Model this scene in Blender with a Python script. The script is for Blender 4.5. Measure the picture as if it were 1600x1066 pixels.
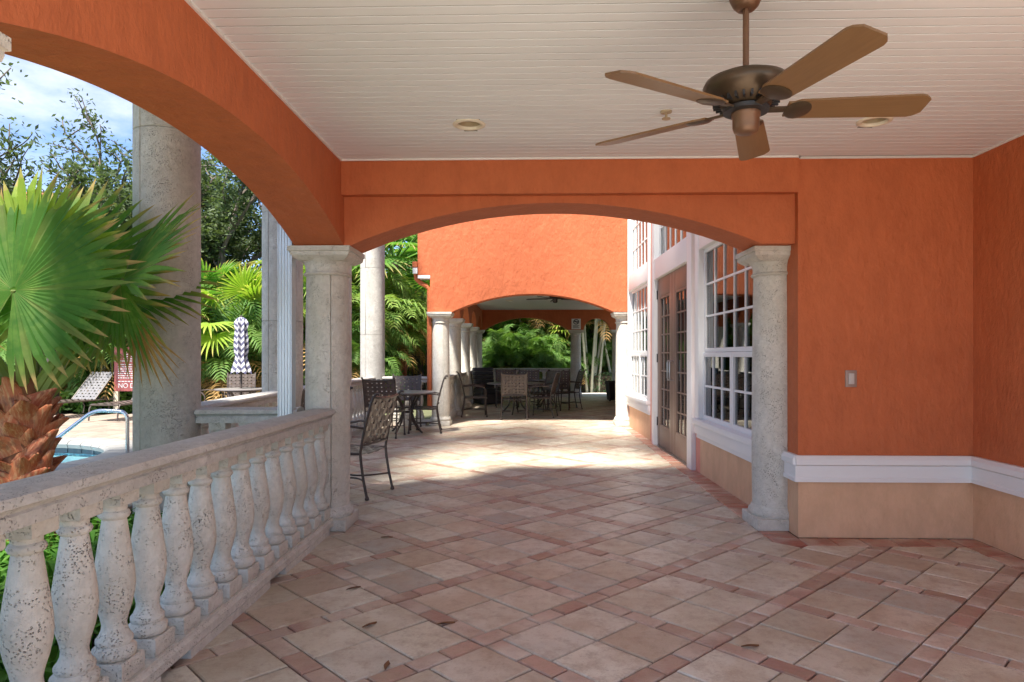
import bpy, bmesh, math, random
from mathutils import Vector, Matrix, Euler

for o in list(bpy.data.objects): bpy.data.objects.remove(o, do_unlink=True)
S = bpy.context.scene
COL = S.collection
R = math.radians
random.seed(7)

# ------------------------------------------------------------------ camera, sky, sun, exposure
cam_d = bpy.data.cameras.new('camera'); cam = bpy.data.objects.new('camera', cam_d); COL.objects.link(cam)
cam.location = (0, 0, 1.35); cam.rotation_euler = (R(90), 0, math.atan(28/1060))
cam_d.sensor_width = 36; cam_d.lens = 36*1060/1600; cam_d.shift_y = 23/1600
cam_d.clip_start = 0.05; cam_d.clip_end = 2000
S.camera = cam
S.render.resolution_x = 1024; S.render.resolution_y = 682

SUN_EL, SUN_AZ = 61, 250          # azimuth of the sun seen from the place, degrees counter-clockwise from +X
W = bpy.data.worlds.new('World'); S.world = W; W.use_nodes = True
nt = W.node_tree; nt.nodes.clear()
N = nt.nodes.new; L = nt.links.new
sky = N('ShaderNodeTexSky'); sky.sky_type = 'NISHITA'; sky.sun_disc = False
sky.sun_elevation = R(SUN_EL); sky.sun_rotation = R(90 - SUN_AZ)
sky.air_density = .55; sky.dust_density = 0.2; sky.ozone_density = 3.0
tc = N('ShaderNodeTexCoord'); mp = N('ShaderNodeMapping'); mp.inputs['Scale'].default_value = (1, 1, 2.2)
nz = N('ShaderNodeTexNoise'); nz.inputs['Scale'].default_value = 3.4; nz.inputs['Detail'].default_value = 9; nz.inputs['Roughness'].default_value = .58
cr = N('ShaderNodeValToRGB'); cr.color_ramp.elements[0].position = .47; cr.color_ramp.elements[1].position = .68
cr.color_ramp.elements[1].color = (.85, .85, .85, 1)
mx = N('ShaderNodeMix'); mx.data_type = 'RGBA'; mx.inputs['B'].default_value = (3.9, 4.0, 4.15, 1)
bg = N('ShaderNodeBackground'); bg.inputs['Strength'].default_value = .05
out = N('ShaderNodeOutputWorld')
L(tc.outputs['Generated'], mp.inputs['Vector']); L(mp.outputs['Vector'], nz.inputs['Vector'])
L(nz.outputs['Fac'], cr.inputs['Fac']); L(cr.outputs['Color'], mx.inputs['Factor'])
L(sky.outputs['Color'], mx.inputs['A']); L(mx.outputs['Result'], bg.inputs['Color']); L(bg.outputs['Background'], out.inputs['Surface'])

sd = bpy.data.lights.new('sun', 'SUN'); sun = bpy.data.objects.new('sun', sd); COL.objects.link(sun)
sd.energy = 2.0; sd.angle = R(5.0); sd.color = (1, .95, .87)
sv = Vector((math.cos(R(SUN_AZ))*math.cos(R(SUN_EL)), math.sin(R(SUN_AZ))*math.cos(R(SUN_EL)), math.sin(R(SUN_EL))))
sun.rotation_euler = sv.to_track_quat('Z', 'Y').to_euler(); sun.location = sv*40

S.view_settings.view_transform = 'Standard'; S.view_settings.look = 'None'
S.view_settings.gamma = 1; S.view_settings.use_curve_mapping = False
S.view_settings.exposure = 2.88
S.render.engine = 'CYCLES'
try:
    S.cycles.max_bounces = 9; S.cycles.diffuse_bounces = 6; S.cycles.transparent_max_bounces = 12
except Exception: pass

# ------------------------------------------------------------------ materials
MATS = {}
def nodes(name):
    m = bpy.data.materials.new(name); m.use_nodes = True
    t = m.node_tree; b = t.nodes['Principled BSDF']; MATS[name] = m
    return m, t, b
def coords(t, rnd=True):
    """object coordinates, shifted by the object's own random number so that copies differ"""
    tc = t.nodes.new('ShaderNodeTexCoord')
    if not rnd: return tc.outputs['Object']
    oi = t.nodes.new('ShaderNodeObjectInfo'); ml = t.nodes.new('ShaderNodeMath'); ml.operation = 'MULTIPLY'; ml.inputs[1].default_value = 37
    ad = t.nodes.new('ShaderNodeVectorMath'); ad.operation = 'ADD'
    t.links.new(oi.outputs['Random'], ml.inputs[0]); t.links.new(tc.outputs['Object'], ad.inputs[0]); t.links.new(ml.outputs[0], ad.inputs[1])
    return ad.outputs[0]
def noise(t, co, scale, detail=4, rough=.5):
    n = t.nodes.new('ShaderNodeTexNoise'); n.inputs['Scale'].default_value = scale; n.inputs['Detail'].default_value = detail; n.inputs['Roughness'].default_value = rough
    t.links.new(co, n.inputs['Vector']); return n.outputs['Fac']
def ramp(t, fac, p0, p1, c0=(0,0,0), c1=(1,1,1)):
    r = t.nodes.new('ShaderNodeValToRGB'); e = r.color_ramp.elements
    e[0].position = p0; e[1].position = p1; e[0].color = (*c0, 1); e[1].color = (*c1, 1)
    t.links.new(fac, r.inputs['Fac']); return r.outputs['Color']
def mixc(t, fac, a, b, mode='MIX'):
    m = t.nodes.new('ShaderNodeMix'); m.data_type = 'RGBA'; m.blend_type = mode
    for v, k in ((fac, 'Factor'), (a, 'A'), (b, 'B')):
        if hasattr(v, 'node'): t.links.new(v, m.inputs[k])
        else: m.inputs[k].default_value = v if k == 'Factor' else (*v, 1)
    return m.outputs['Result']
def bump(t, b, h, strength, dist=.01, prev=None):
    n = t.nodes.new('ShaderNodeBump'); n.inputs['Strength'].default_value = strength; n.inputs['Distance'].default_value = dist
    t.links.new(h, n.inputs['Height'])
    if prev is not None: t.links.new(prev, n.inputs['Normal'])
    t.links.new(n.outputs[0], b.inputs['Normal']); return n.outputs[0]
def simple(name, col, rough=.6, metal=0, var=.12, scale=8, spec=.5, bmp=.0):
    m, t, b = nodes(name); co = coords(t)
    n = noise(t, co, scale, 5, .6)
    c = mixc(t, n, tuple(x*(1-var) for x in col), tuple(min(1, x*(1+var)) for x in col))
    t.links.new(c, b.inputs['Base Color']); b.inputs['Roughness'].default_value = rough; b.inputs['Metallic'].default_value = metal
    b.inputs['Specular IOR Level'].default_value = spec
    if bmp: bump(t, b, noise(t, co, scale*6, 4, .6), bmp, .004)
    return m
def stucco(name, col, st=.5, sc=26):
    m, t, b = nodes(name); co = coords(t, False)
    mp = t.nodes.new('ShaderNodeMapping'); mp.inputs['Scale'].default_value = (1, 1, .55); t.links.new(co, mp.inputs['Vector']); cs = mp.outputs[0]
    big = noise(t, co, 1.3, 5, .6); fine = noise(t, cs, sc, 6, .62); mid = noise(t, cs, sc*.35, 4, .55)
    c = mixc(t, big, tuple(x*.9 for x in col), tuple(min(1, x*1.08) for x in col))
    sp = ramp(t, noise(t, cs, 6, 8, .72), .30, .62, (.88,.86,.84), (1.06,1.06,1.06))
    c = mixc(t, 1.0, c, sp, 'MULTIPLY')
    t.links.new(c, b.inputs['Base Color']); b.inputs['Roughness'].default_value = .72; b.inputs['Specular IOR Level'].default_value = .35
    n1 = bump(t, b, mid, st*.8, .03); bump(t, b, fine, st, .018, n1)
    return m
stucco('orange', (.52, .140, .051), .58)
stucco('orange_rough', (.46, .120, .045), .8, 20)
stucco('peach', (.70, .43, .26), .38, 20)
stucco('pink', (.74, .30, .22), .3)
def stone(name, c0, c1, pit=1.0):
    m, t, b = nodes(name); co = coords(t)
    big = noise(t, co, 2.2, 6, .65); fine = noise(t, co, 60, 3, .6)
    c = mixc(t, ramp(t, big, .32, .68), c0, c1); c = mixc(t, ramp(t, noise(t, co, 26, 5, .7), .35, .7, (.6,.6,.6), (0,0,0)), c, tuple(x*.76 for x in c0))
    st = t.nodes.new('ShaderNodeMapping'); st.inputs['Scale'].default_value = (9, 9, 2.0); t.links.new(co, st.inputs['Vector'])
    c = mixc(t, ramp(t, noise(t, st.outputs[0], 1.0, 5, .6), .5, .8, (0,0,0), (.5,.5,.5)), c, tuple(x*.72 for x in c1))
    v = t.nodes.new('ShaderNodeTexVoronoi'); v.inputs['Scale'].default_value = 105; t.links.new(co, v.inputs['Vector'])
    sel = ramp(t, noise(t, co, 11, 5, .7), .45, .63)
    dot = ramp(t, v.outputs['Distance'], .16, .36, (1,1,1), (0,0,0))
    p = mixc(t, 1.0, dot, sel, 'MULTIPLY')
    c = mixc(t, p, c, tuple(x*.62 for x in c0))
    t.links.new(c, b.inputs['Base Color']); b.inputs['Roughness'].default_value = .8; b.inputs['Specular IOR Level'].default_value = .3
    inv = t.nodes.new('ShaderNodeMath'); inv.operation = 'SUBTRACT'; inv.inputs[0].default_value = 1; t.links.new(p, inv.inputs[1])
    n0 = bump(t, b, noise(t, co, 22, 5, .7), .45, .012); n1 = bump(t, b, inv.outputs[0], 1.0*pit, .010, n0); bump(t, b, fine, .4, .006, n1)
    return m
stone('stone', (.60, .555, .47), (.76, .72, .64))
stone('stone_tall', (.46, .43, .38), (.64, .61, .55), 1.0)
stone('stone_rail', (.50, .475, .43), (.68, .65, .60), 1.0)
def paver_mat(name, gloss):
    m, t, b = nodes(name); co = coords(t)
    at = t.nodes.new('ShaderNodeAttribute'); at.attribute_name = 'tone'
    n1 = noise(t, co, 4.2, 8, .72); n2 = noise(t, co, 70, 4, .65); n3 = noise(t, co, 13, 8, .75); n4 = noise(t, co, 2.4, 3, .5)
    c = mixc(t, ramp(t, n1, .38, .66, (0,0,0), (.75,.75,.75)), at.outputs['Color'], (.45, .335, .225))
    c = mixc(t, ramp(t, n4, .48, .68, (0,0,0), (.65,.65,.65)), c, (.72, .66, .54))
    c = mixc(t, ramp(t, n3, .48, .70, (0,0,0), (.7,.7,.7)), c, (.35, .25, .17))
    c = mixc(t, ramp(t, n2, .58, .70, (0,0,0), (.35,.35,.35)), c, (.24, .15, .10))
    t.links.new(c, b.inputs['Base Color'])
    r = ramp(t, n3, .3, .75, (gloss,)*3, (gloss+.22,)*3); t.links.new(r, b.inputs['Roughness'])
    b.inputs['Specular IOR Level'].default_value = .5
    x = bump(t, b, n2, .35, .004); bump(t, b, n3, .5, .012, x)
paver_mat('paver', .27); 
m, t, b = nodes('deck_paver'); at = t.nodes.new('ShaderNodeAttribute'); at.attribute_name = 'tone'; b.inputs['Roughness'].default_value = .8
t.links.new(mixc(t, ramp(t, noise(t, coords(t, False), 3, 6, .7), .3, .7, (.7,.7,.7), (1.15,1.15,1.15)), (0,0,0), at.outputs['Color']), b.inputs['Base Color'])
simple('joint', (.17, .10, .07), .9, var=.25, scale=30)
simple('white_trim', (.80, .79, .77), .45, var=.04, scale=3)
simple('ceiling_white', (.79, .82, .85), .5, var=.04, scale=2)
simple('groove_shade_backing', (.20, .185, .17), .8, var=.2, scale=6)  # dark colour stands in for the shade in the plank grooves
simple('taupe_door', (.20, .135, .105), .42, var=.08, scale=5)
simple('bronze', (.075, .058, .048), .38, var=.2, scale=20, metal=.2)
simple('fan_bronze', (.16, .085, .05), .36, var=.25, scale=12, metal=.35)
simple('fan_motor', (.085, .058, .036), .34, var=.3, scale=16, metal=.5)
simple('fan_dark', (.035, .028, .024), .5, var=.2)
def wood():
    m, t, b = nodes('blade_wood'); co = coords(t)
    mp = t.nodes.new('ShaderNodeMapping'); mp.inputs['Scale'].default_value = (3, 40, 10); t.links.new(co, mp.inputs['Vector'])
    n = noise(t, mp.outputs[0], 2, 6, .65)
    t.links.new(mixc(t, n, (.13, .066, .026), (.22, .125, .055)), b.inputs['Base Color']); b.inputs['Roughness'].default_value = .38
wood()
simple('strap', (.095, .073, .062), .36, var=.12, scale=14)
simple('strap_light', (.15, .145, .155), .45, var=.1)
simple('table_top', (.20, .18, .175), .4, var=.2, scale=30)
simple('black_plastic', (.018, .018, .02), .45)
simple('dark_cushion', (.05, .05, .058), .6, var=.2)
simple('downspout', (.60, .64, .68), .32, var=.05, metal=.35)
simple('steel', (.62, .63, .64), .18, metal=1, var=.05)
simple('lamp_trim', (.78, .72, .58), .4, var=.05)
simple('lamp_inside', (.42, .34, .22), .35, var=.1)
simple('switch', (.33, .24, .20), .4, metal=.3)
simple('switch_grey', (.5, .46, .43), .4)
simple('soil', (.075, .05, .033), .95, var=.5, scale=9, bmp=.6)
simple('ground', (.10, .105, .05), .95, var=.5, scale=1.5, bmp=.5)
simple('concrete', (.60, .56, .50), .8, var=.12, scale=3)
simple('coping', (.30, .29, .27), .75, var=.18, scale=9, bmp=.4)
simple('pool_tile', (.10, .13, .16), .2, var=.5, scale=9)
simple('pool_plaster', (.45, .72, .78), .6, var=.05)
simple('cream_wall', (.62, .55, .42), .85, var=.12, scale=3, bmp=.3)
simple('roof_tile', (.42, .15, .085), .8, var=.35, scale=5)
simple('iron', (.03, .03, .035), .5)
simple('room_wall', (.34, .28, .22), .8)
simple('room_floor', (.12, .08, .05), .35)
simple('curtain', (.52, .46, .40), .8, var=.15)
simple('sign_red', (.42, .12, .11), .5, var=.06)
simple('sign_white', (.82, .82, .80), .5, var=.02)
simple('sign_ink', (.05, .05, .06), .5)
simple('bark', (.12, .095, .075), .95, var=.4, scale=14, bmp=.8)
simple('pale_stem', (.42, .40, .29), .7, var=.3, scale=9, bmp=.2)
m, t, b = nodes('boot'); co = coords(t); mp = t.nodes.new('ShaderNodeMapping'); mp.inputs['Scale'].default_value = (30, 12, 3.5); t.links.new(co, mp.inputs['Vector'])
oi = t.nodes.new('ShaderNodeObjectInfo'); fib = noise(t, mp.outputs[0], 2, 6, .7)
c = mixc(t, oi.outputs['Random'], (.36, .07, .028), (.50, .15, .06)); c = mixc(t, ramp(t, fib, .45, .7), c, (.62, .36, .19)); c = mixc(t, ramp(t, noise(t, co, 7, 4, .6), .55, .72), c, (.17, .05, .03))
t.links.new(c, b.inputs['Base Color']); b.inputs['Roughness'].default_value = .55; bump(t, b, fib, .8, .01)
simple('boot_tip', (.36, .22, .10), .75, var=.5, scale=20)
simple('trunk_core', (.20, .075, .035), .9, var=.4, scale=20, bmp=.6)
simple('petiole', (.19, .25, .055), .42, var=.25, scale=5)
simple('fallen', (.16, .07, .025), .7, var=.3)
simple('silver', (.55,.55,.55), .3, metal=1)
m, t, b = nodes('water'); b.inputs['Base Color'].default_value = (.35, .72, .80, 1); b.inputs['Roughness'].default_value = .04
b.inputs['Transmission Weight'].default_value = .35; b.inputs['IOR'].default_value = 1.33
bump(t, b, noise(t, coords(t, False), 7, 3, .5), .25, .03)
m, t, b = nodes('glass')
for n in list(t.nodes):
    if n.type != 'OUTPUT_MATERIAL': t.nodes.remove(n)
fr = t.nodes.new('ShaderNodeFresnel'); fr.inputs['IOR'].default_value = 1.85
tr = t.nodes.new('ShaderNodeBsdfTransparent'); tr.inputs['Color'].default_value = (.50, .54, .55, 1)
gl = t.nodes.new('ShaderNodeBsdfGlossy'); gl.inputs['Roughness'].default_value = .015; gl.inputs['Color'].default_value = (.92, .95, .97, 1)
mxs = t.nodes.new('ShaderNodeMixShader')
t.links.new(fr.outputs[0], mxs.inputs[0]); t.links.new(tr.outputs[0], mxs.inputs[1]); t.links.new(gl.outputs[0], mxs.inputs[2])
t.links.new(mxs.outputs[0], t.nodes['Material Output'].inputs['Surface'])
def foliage(name, c0, c1, c2=None, trans=.35, rough=.6, tip=None):
    m, t, b = nodes(name); co = coords(t)
    c = mixc(t, ramp(t, noise(t, co, 1.6, 4, .6), .34, .66), c0, c1)
    c = mixc(t, ramp(t, noise(t, co, 9, 3, .6), .5, .75, (0,0,0), (.6,.6,.6)), c, c2 or tuple(x*1.35 for x in c1))
    if tip:
        ta = t.nodes.new('ShaderNodeAttribute'); ta.attribute_name = 'tip'; c = mixc(t, ta.outputs['Fac'], c, tip)
    t.links.new(c, b.inputs['Base Color']); b.inputs['Roughness'].default_value = rough; b.inputs['Specular IOR Level'].default_value = .22
    tl = t.nodes.new('ShaderNodeBsdfTranslucent'); ms = t.nodes.new('ShaderNodeMixShader'); ms.inputs[0].default_value = trans
    t.links.new(mixc(t, 1.0, c, (1.35, 1.45, .7), 'MULTIPLY'), tl.inputs['Color'])
    t.links.new(b.outputs[0], ms.inputs[1]); t.links.new(tl.outputs[0], ms.inputs[2]); t.links.new(ms.outputs[0], t.nodes['Material Output'].inputs['Surface'])
foliage('fan_leaf', (.055, .17, .028), (.12, .27, .04), (.22, .36, .07), .42, tip=(.42, .30, .12))
foliage('fan_leaf_yellow', (.16, .30, .03), (.30, .42, .05), (.40, .46, .08), tip=(.50, .42, .14))
foliage('areca', (.065, .155, .035), (.14, .25, .055), (.28, .34, .12), .4)
foliage('areca_light', (.12, .23, .045), (.23, .33, .07), (.40, .41, .15), .42)
foliage('oak_leaf', (.05, .08, .035), (.10, .135, .06), (.16, .19, .10), .35)
foliage('jungle', (.05, .11, .03), (.10, .19, .05), (.22, .27, .10), .4)
foliage('cover', (.06, .18, .025), (.13, .30, .045), (.22, .38, .08))
foliage('hedge_leaf', (.05, .10, .04), (.10, .16, .07))
foliage('dry_frond', (.30, .17, .06), (.42, .27, .10), trans=.25)
m, t, b = nodes('stripe'); co = coords(t, False)
sx = t.nodes.new('ShaderNodeSeparateXYZ'); t.links.new(co, sx.inputs[0])
at2 = t.nodes.new('ShaderNodeMath'); at2.operation = 'ARCTAN2'; t.links.new(sx.outputs[1], at2.inputs[0]); t.links.new(sx.outputs[0], at2.inputs[1])
def mth(op, a, b_=None):
    n = t.nodes.new('ShaderNodeMath'); n.operation = op
    for i, v in enumerate((a, b_)):
        if v is None: continue
        if hasattr(v, 'node'): t.links.new(v, n.inputs[i])
        else: n.inputs[i].default_value = v
    return n.outputs[0]
zz = mth('ADD', mth('MULTIPLY', sx.outputs[2], 8.5), mth('MULTIPLY', mth('PINGPONG', mth('MULTIPLY', at2.outputs[0], 8/math.pi), 1.0), .55))
t.links.new(mixc(t, mth('GREATER_THAN', mth('FRACT', zz), .5), (.52, .52, .55), (.085, .085, .15)), b.inputs['Base Color']); b.inputs['Roughness'].default_value = .85
M = MATS

# ------------------------------------------------------------------ mesh helpers
class MB:
    def __init__(s): s.v = []; s.f = []
    def add(s, vs, fs):
        k = len(s.v); s.v += [tuple(p) for p in vs]; s.f += [tuple(i+k for i in q) for q in fs]; return s
    def box(s, lo, hi, mat=None):
        x0, y0, z0 = lo; x1, y1, z1 = hi
        vs = [Vector(p) for p in ((x0,y0,z0),(x1,y0,z0),(x1,y1,z0),(x0,y1,z0),(x0,y0,z1),(x1,y0,z1),(x1,y1,z1),(x0,y1,z1))]
        if mat is not None: vs = [mat @ p for p in vs]
        return s.add(vs, [(0,3,2,1),(4,5,6,7),(0,1,5,4),(1,2,6,5),(2,3,7,6),(3,0,4,7)])
    def lathe(s, prof, seg=24, a0=0, a1=2*math.pi, sq=False, cap=True):
        full = abs(a1-a0-2*math.pi) < 1e-6; n = seg if full else seg+1; k = len(s.v)
        for r, z in prof:
            for i in range(n):
                a = a0+(a1-a0)*i/seg
                if not full: a = a0+.006 if i == 0 else a0+.03 if i == 1 else a1-.03 if i == n-2 else a1-.006 if i == n-1 else a0+(a1-a0)*(i-1)/(seg-2)
                rr = r-(.007 if not full and i in (0, n-1) else 0)
                s.v.append((rr*math.cos(a), rr*math.sin(a), z))
        m = len(prof)
        for j in range(m-1):
            for i in range(seg):
                i2 = (i+1) % n if full else i+1
                s.f.append((k+j*n+i, k+j*n+i2, k+(j+1)*n+i2, k+(j+1)*n+i))
        if cap and full:
            s.f.append(tuple(k+i for i in reversed(range(n)))); s.f.append(tuple(k+(m-1)*n+i for i in range(n)))
        return s
    def sqstack(s, prof):
        """square stack: list of (half size, z)"""
        k = len(s.v)
        for h, z in prof: s.v += [(-h,-h,z),(h,-h,z),(h,h,z),(-h,h,z)]
        for j in range(len(prof)-1):
            for i in range(4):
                a = k+j*4+i; b_ = k+j*4+(i+1) % 4
                s.f.append((a, b_, b_+4, a+4))
        s.f.append((k+3,k+2,k+1,k)); e = k+4*(len(prof)-1); s.f.append((e,e+1,e+2,e+3))
        return s
    def tube(s, path, r, seg=8, cap=True):
        path = [Vector(p) for p in path]; k = len(s.v); n = len(path)
        rs = r if isinstance(r, (list, tuple)) else [r]*n
        ref = None
        for i, p in enumerate(path):
            d = (path[min(i+1, n-1)]-path[max(i-1, 0)]).normalized()
            if ref is None:
                ref = Vector((0,0,1)) if abs(d.z) < .9 else Vector((1,0,0))
            u = (ref-d*ref.dot(d)).normalized(); w = d.cross(u); ref = u
            for j in range(seg):
                a = 2*math.pi*j/seg; s.v.append(tuple(p+(u*math.cos(a)+w*math.sin(a))*rs[i]))
        for i in range(n-1):
            for j in range(seg):
                j2 = (j+1) % seg; s.f.append((k+i*seg+j, k+i*seg+j2, k+(i+1)*seg+j2, k+(i+1)*seg+j))
        if cap:
            s.f.append(tuple(k+j for j in reversed(range(seg)))); s.f.append(tuple(k+(n-1)*seg+j for j in range(seg)))
        return s
    def extrude(s, prof, x0, x1):
        """closed profile of (y, z) swept along x"""
        k = len(s.v); n = len(prof)
        s.v += [(x0, y, z) for y, z in prof]+[(x1, y, z) for y, z in prof]
        for i in range(n): j = (i+1) % n; s.f.append((k+i, k+j, k+n+j, k+n+i))
        s.f.append(tuple(k+i for i in reversed(range(n)))); s.f.append(tuple(k+n+i for i in range(n)))
        return s
    def xf(s, mat): s.v = [tuple(mat @ Vector(p)) for p in s.v]; return s
    def mesh(s, name, mat, smooth=False, angle=40):
        me = bpy.data.meshes.new(name); me.from_pydata(s.v, [], s.f); 
        bm = bmesh.new(); bm.from_mesh(me); bmesh.ops.recalc_face_normals(bm, faces=bm.faces[:]); 
        bm.to_mesh(me); bm.free()
        me.materials.append(M[mat] if isinstance(mat, str) else mat)
        if smooth:
            me.polygons.foreach_set('use_smooth', [True]*len(me.polygons))
            try: me.set_sharp_from_angle(angle=R(angle))
            except Exception: pass
        me.update(); return me
    def leafmesh(s, name, mat):
        me = bpy.data.meshes.new(name); me.from_pydata(s.v, [], s.f)
        if getattr(s, 'tip', None): me.attributes.new('tip', 'FLOAT', 'POINT').data.foreach_set('value', s.tip)
        me.materials.append(M[mat]); me.update(); return me
def link(name, data, parent=None, loc=(0,0,0), rot=(0,0,0), scale=None):
    o = bpy.data.objects.new(name, data); COL.objects.link(o); o.location = loc; o.rotation_euler = rot
    if scale is not None: o.scale = scale if hasattr(scale, '__len__') else (scale,)*3
    if parent: o.parent = parent
    return o
def tag(o, label, cat, group=None):
    o['label'] = label; o['category'] = cat
    if 'kind' not in o: o['kind'] = 'thing'
    if group: o['group'] = group
    return o
def thing(name, label, cat, loc=(0,0,0), rz=0, group=None):
    return tag(link(name, None, None, loc, (0,0,rz)), label, cat, group)
def struct(name, data, loc=(0,0,0), rot=(0,0,0)):
    o = link(name, data, None, loc, rot); o['kind'] = 'structure'; return o
def stuff(name, data, label, cat, loc=(0,0,0)):
    o = link(name, data, None, loc); o['kind'] = 'stuff'; tag(o, label, cat); return o
KIDS = {}
def copy_tree(o, loc=None, rz=None, label=None, scale=None):
    def cp(x, p):
        c = x.copy(); COL.objects.link(c); c.parent = p
        for ch in x.children: cp(ch, c)
        return c
    c = cp(o, None)
    if loc is not None: c.location = loc
    if rz is not None: c.rotation_euler = (0, 0, rz)
    if label: c['label'] = label
    if scale is not None: c.scale = scale if hasattr(scale, '__len__') else (scale,)*3
    return c
def bevel_box(lo, hi, b):
    """box with its top edges bevelled"""
    x0,y0,z0 = lo; x1,y1,z1 = hi; m = MB()
    vs = [(x0,y0,z0),(x1,y0,z0),(x1,y1,z0),(x0,y1,z0),(x0,y0,z1-b),(x1,y0,z1-b),(x1,y1,z1-b),(x0,y1,z1-b),(x0+b,y0+b,z1),(x1-b,y0+b,z1),(x1-b,y1-b,z1),(x0+b,y1-b,z1)]
    fs = [(0,3,2,1),(8,9,10,11)]
    for i in range(4): j = (i+1) % 4; fs += [(i,j,j+4,i+4),(i+4,j+4,j+8,i+8)]
    return m.add(vs, fs)
def soft_box(lo, hi, b):
    """box bevelled on every edge through bmesh"""
    m = MB().box(lo, hi); me = bpy.data.meshes.new('tmp'); me.from_pydata(m.v, [], m.f)
    bm = bmesh.new(); bm.from_mesh(me); bmesh.ops.bevel(bm, geom=bm.edges[:], offset=b, segments=2, affect='EDGES', profile=.6)
    r = MB(); bm.verts.index_update(); r.v = [tuple(v.co) for v in bm.verts]; r.f = [tuple(v.index for v in f.verts) for f in bm.faces]
    bm.free(); bpy.data.meshes.remove(me); return r

# ------------------------------------------------------------------ the ground
SPA = Vector((-7.45, 8.45)); SPA_R = 2.0
g = MB(); n = 48
for r in (SPA_R-.05, 6, 40, 700):
    for i in range(n): a = 2*math.pi*i/n; g.v.append((SPA.x+r*math.cos(a), SPA.y+r*math.sin(a), -.07))
for j in range(3):
    for i in range(n): k = (i+1) % n; g.f.append((j*n+i, j*n+k, (j+1)*n+k, (j+1)*n+i))
struct('ground', g.mesh('ground', 'ground'))

# terrace floor: joint bed under the pavers
REG = [(-1.78, 3.08, -7.5, 4.87), (-3.35, 1.76, 4.87, 13.2), (-1.95, 3.3, 13.2, 22.5)]
def inside(x, y): return any(a <= x <= b and c <= y <= d for a, b, c, d in REG)
fb = MB(); 
for i, (a, b_, c, d) in enumerate(((-1.80, 3.33, -7.52, 4.9), (-3.40, 2.05, 4.9, 13.2), (-1.97, 3.35, 13.2, 22.55))):
    fb.box((a, c, -.2), (b_, d, -.016))
floor = struct('terrace_floor', fb.mesh('terrace_floor', 'joint'))
def clip(poly, rg):
    a, b_, c, d = rg
    for ax, val, sg in ((0, a, 1), (0, b_, -1), (1, c, 1), (1, d, -1)):
        o = []
        for i in range(len(poly)):
            p, q = poly[i], poly[(i+1) % len(poly)]
            dp, dq = (p[ax]-val)*sg, (q[ax]-val)*sg
            if dp >= 0: o.append(p)
            if (dp >= 0) != (dq >= 0):
                t_ = dp/(dp-dq); o.append((p[0]+(q[0]-p[0])*t_, p[1]+(q[1]-p[1])*t_))
        poly = o
        if len(poly) < 3: return None
    return poly
def area(p): return abs(sum(p[i][0]*p[(i+1) % len(p)][1]-p[(i+1) % len(p)][0]*p[i][1] for i in range(len(p))))/2
def slab(poly, z, b_=.006, th=.03):
    """a paver from its outline: bevelled, slightly tilted"""
    n = len(poly); cx = sum(p[0] for p in poly)/n; cy = sum(p[1] for p in poly)/n
    tx, ty = random.gauss(0, .004), random.gauss(0, .004)
    vs = [(x-cx, y-cy, z-th) for x, y in poly]+[(x-cx, y-cy, z-b_*.8+tx*(x-cx)+ty*(y-cy)) for x, y in poly]
    for x, y in poly:
        dx, dy = cx-x, cy-y; l = math.hypot(dx, dy) or 1; k = b_*1.35/l
        vs.append((x-cx+dx*k, y-cy+dy*k, z+tx*(x-cx)+ty*(y-cy)))
    fs = [tuple(range(2*n, 3*n))]
    for i in range(n): j = (i+1) % n; fs += [(i, j, j+n, i+n), (i+n, j+n, j+2*n, i+2*n)]
    return (cx, cy), vs, fs
def tone_mesh(name, vs, fs, tones, mat):
    me = bpy.data.meshes.new(name); me.from_pydata(vs, [], fs); me.materials.append(M[mat])
    at = me.attributes.new('tone', 'FLOAT_COLOR', 'POINT')
    at.data.foreach_set('color', [c for q in tones for c in (*q, 1)]); me.update(); return me
def ptone():
    k = random.random(); j = random.uniform(.86, 1.12)
    c = (.58, .525, .40) if k < .4 else (.66, .62, .50) if k < .65 else (.51, .41, .30) if k < .85 else (.44, .43, .365)
    return tuple(x*j for x in c)
def btone():
    k = random.random(); j = random.uniform(.8, 1.15)
    c = (.46, .27, .21) if k < .5 else (.52, .38, .31) if k < .85 else (.38, .20, .15)
    return tuple(x*j for x in c)
def rtone(): j = random.uniform(.75, 1.15); return (.44*j, .10*j, .065*j)
P_, BW, PV = .75, .11, .32; T0, S0 = -1.685, 3.635; gap = .0045
pieces = []                         # (kind, outline, tone)
for i in range(-30, 40):
    for j in range(-30, 40):
        s0 = S0+i*P_; t0 = T0+j*P_
        cells = []
        for a in range(2):
            for b_ in range(2):
                cells.append(('paver', s0+BW/2+a*PV, s0+BW/2+(a+1)*PV, t0+BW/2+b_*PV, t0+BW/2+(b_+1)*PV))
        k = 3
        for a in range(k):   # strip along t (between the long bands)
            cells.append(('band_brick', s0-BW/2, s0+BW/2, t0+BW/2+a*2*PV/k, t0+BW/2+(a+1)*2*PV/k))
        k = 4
        for a in range(k):   # long band along s
            cells.append(('band_brick', s0-BW/2+a*P_/k, s0-BW/2+(a+1)*P_/k, t0-BW/2, t0+BW/2))
        for kind, sa, sb, ta, tb in cells:
            q = [((s_+t_)/2**.5, (s_-t_)/2**.5) for s_, t_ in ((sa+gap, ta+gap), (sa+gap, tb-gap), (sb-gap, tb-gap), (sb-gap, ta+gap))]
            ins = [inside(*p) for p in q]
            if not any(ins): continue
            if not all(ins):
                best = None
                for rg in REG:
                    c_ = clip(q, rg)
                    if c_ and (best is None or area(c_) > area(best)): best = c_
                if best is None or area(best) < .0015: continue
                q = best
            pieces.append((kind, q, ptone() if kind == 'paver' else btone()))
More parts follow.
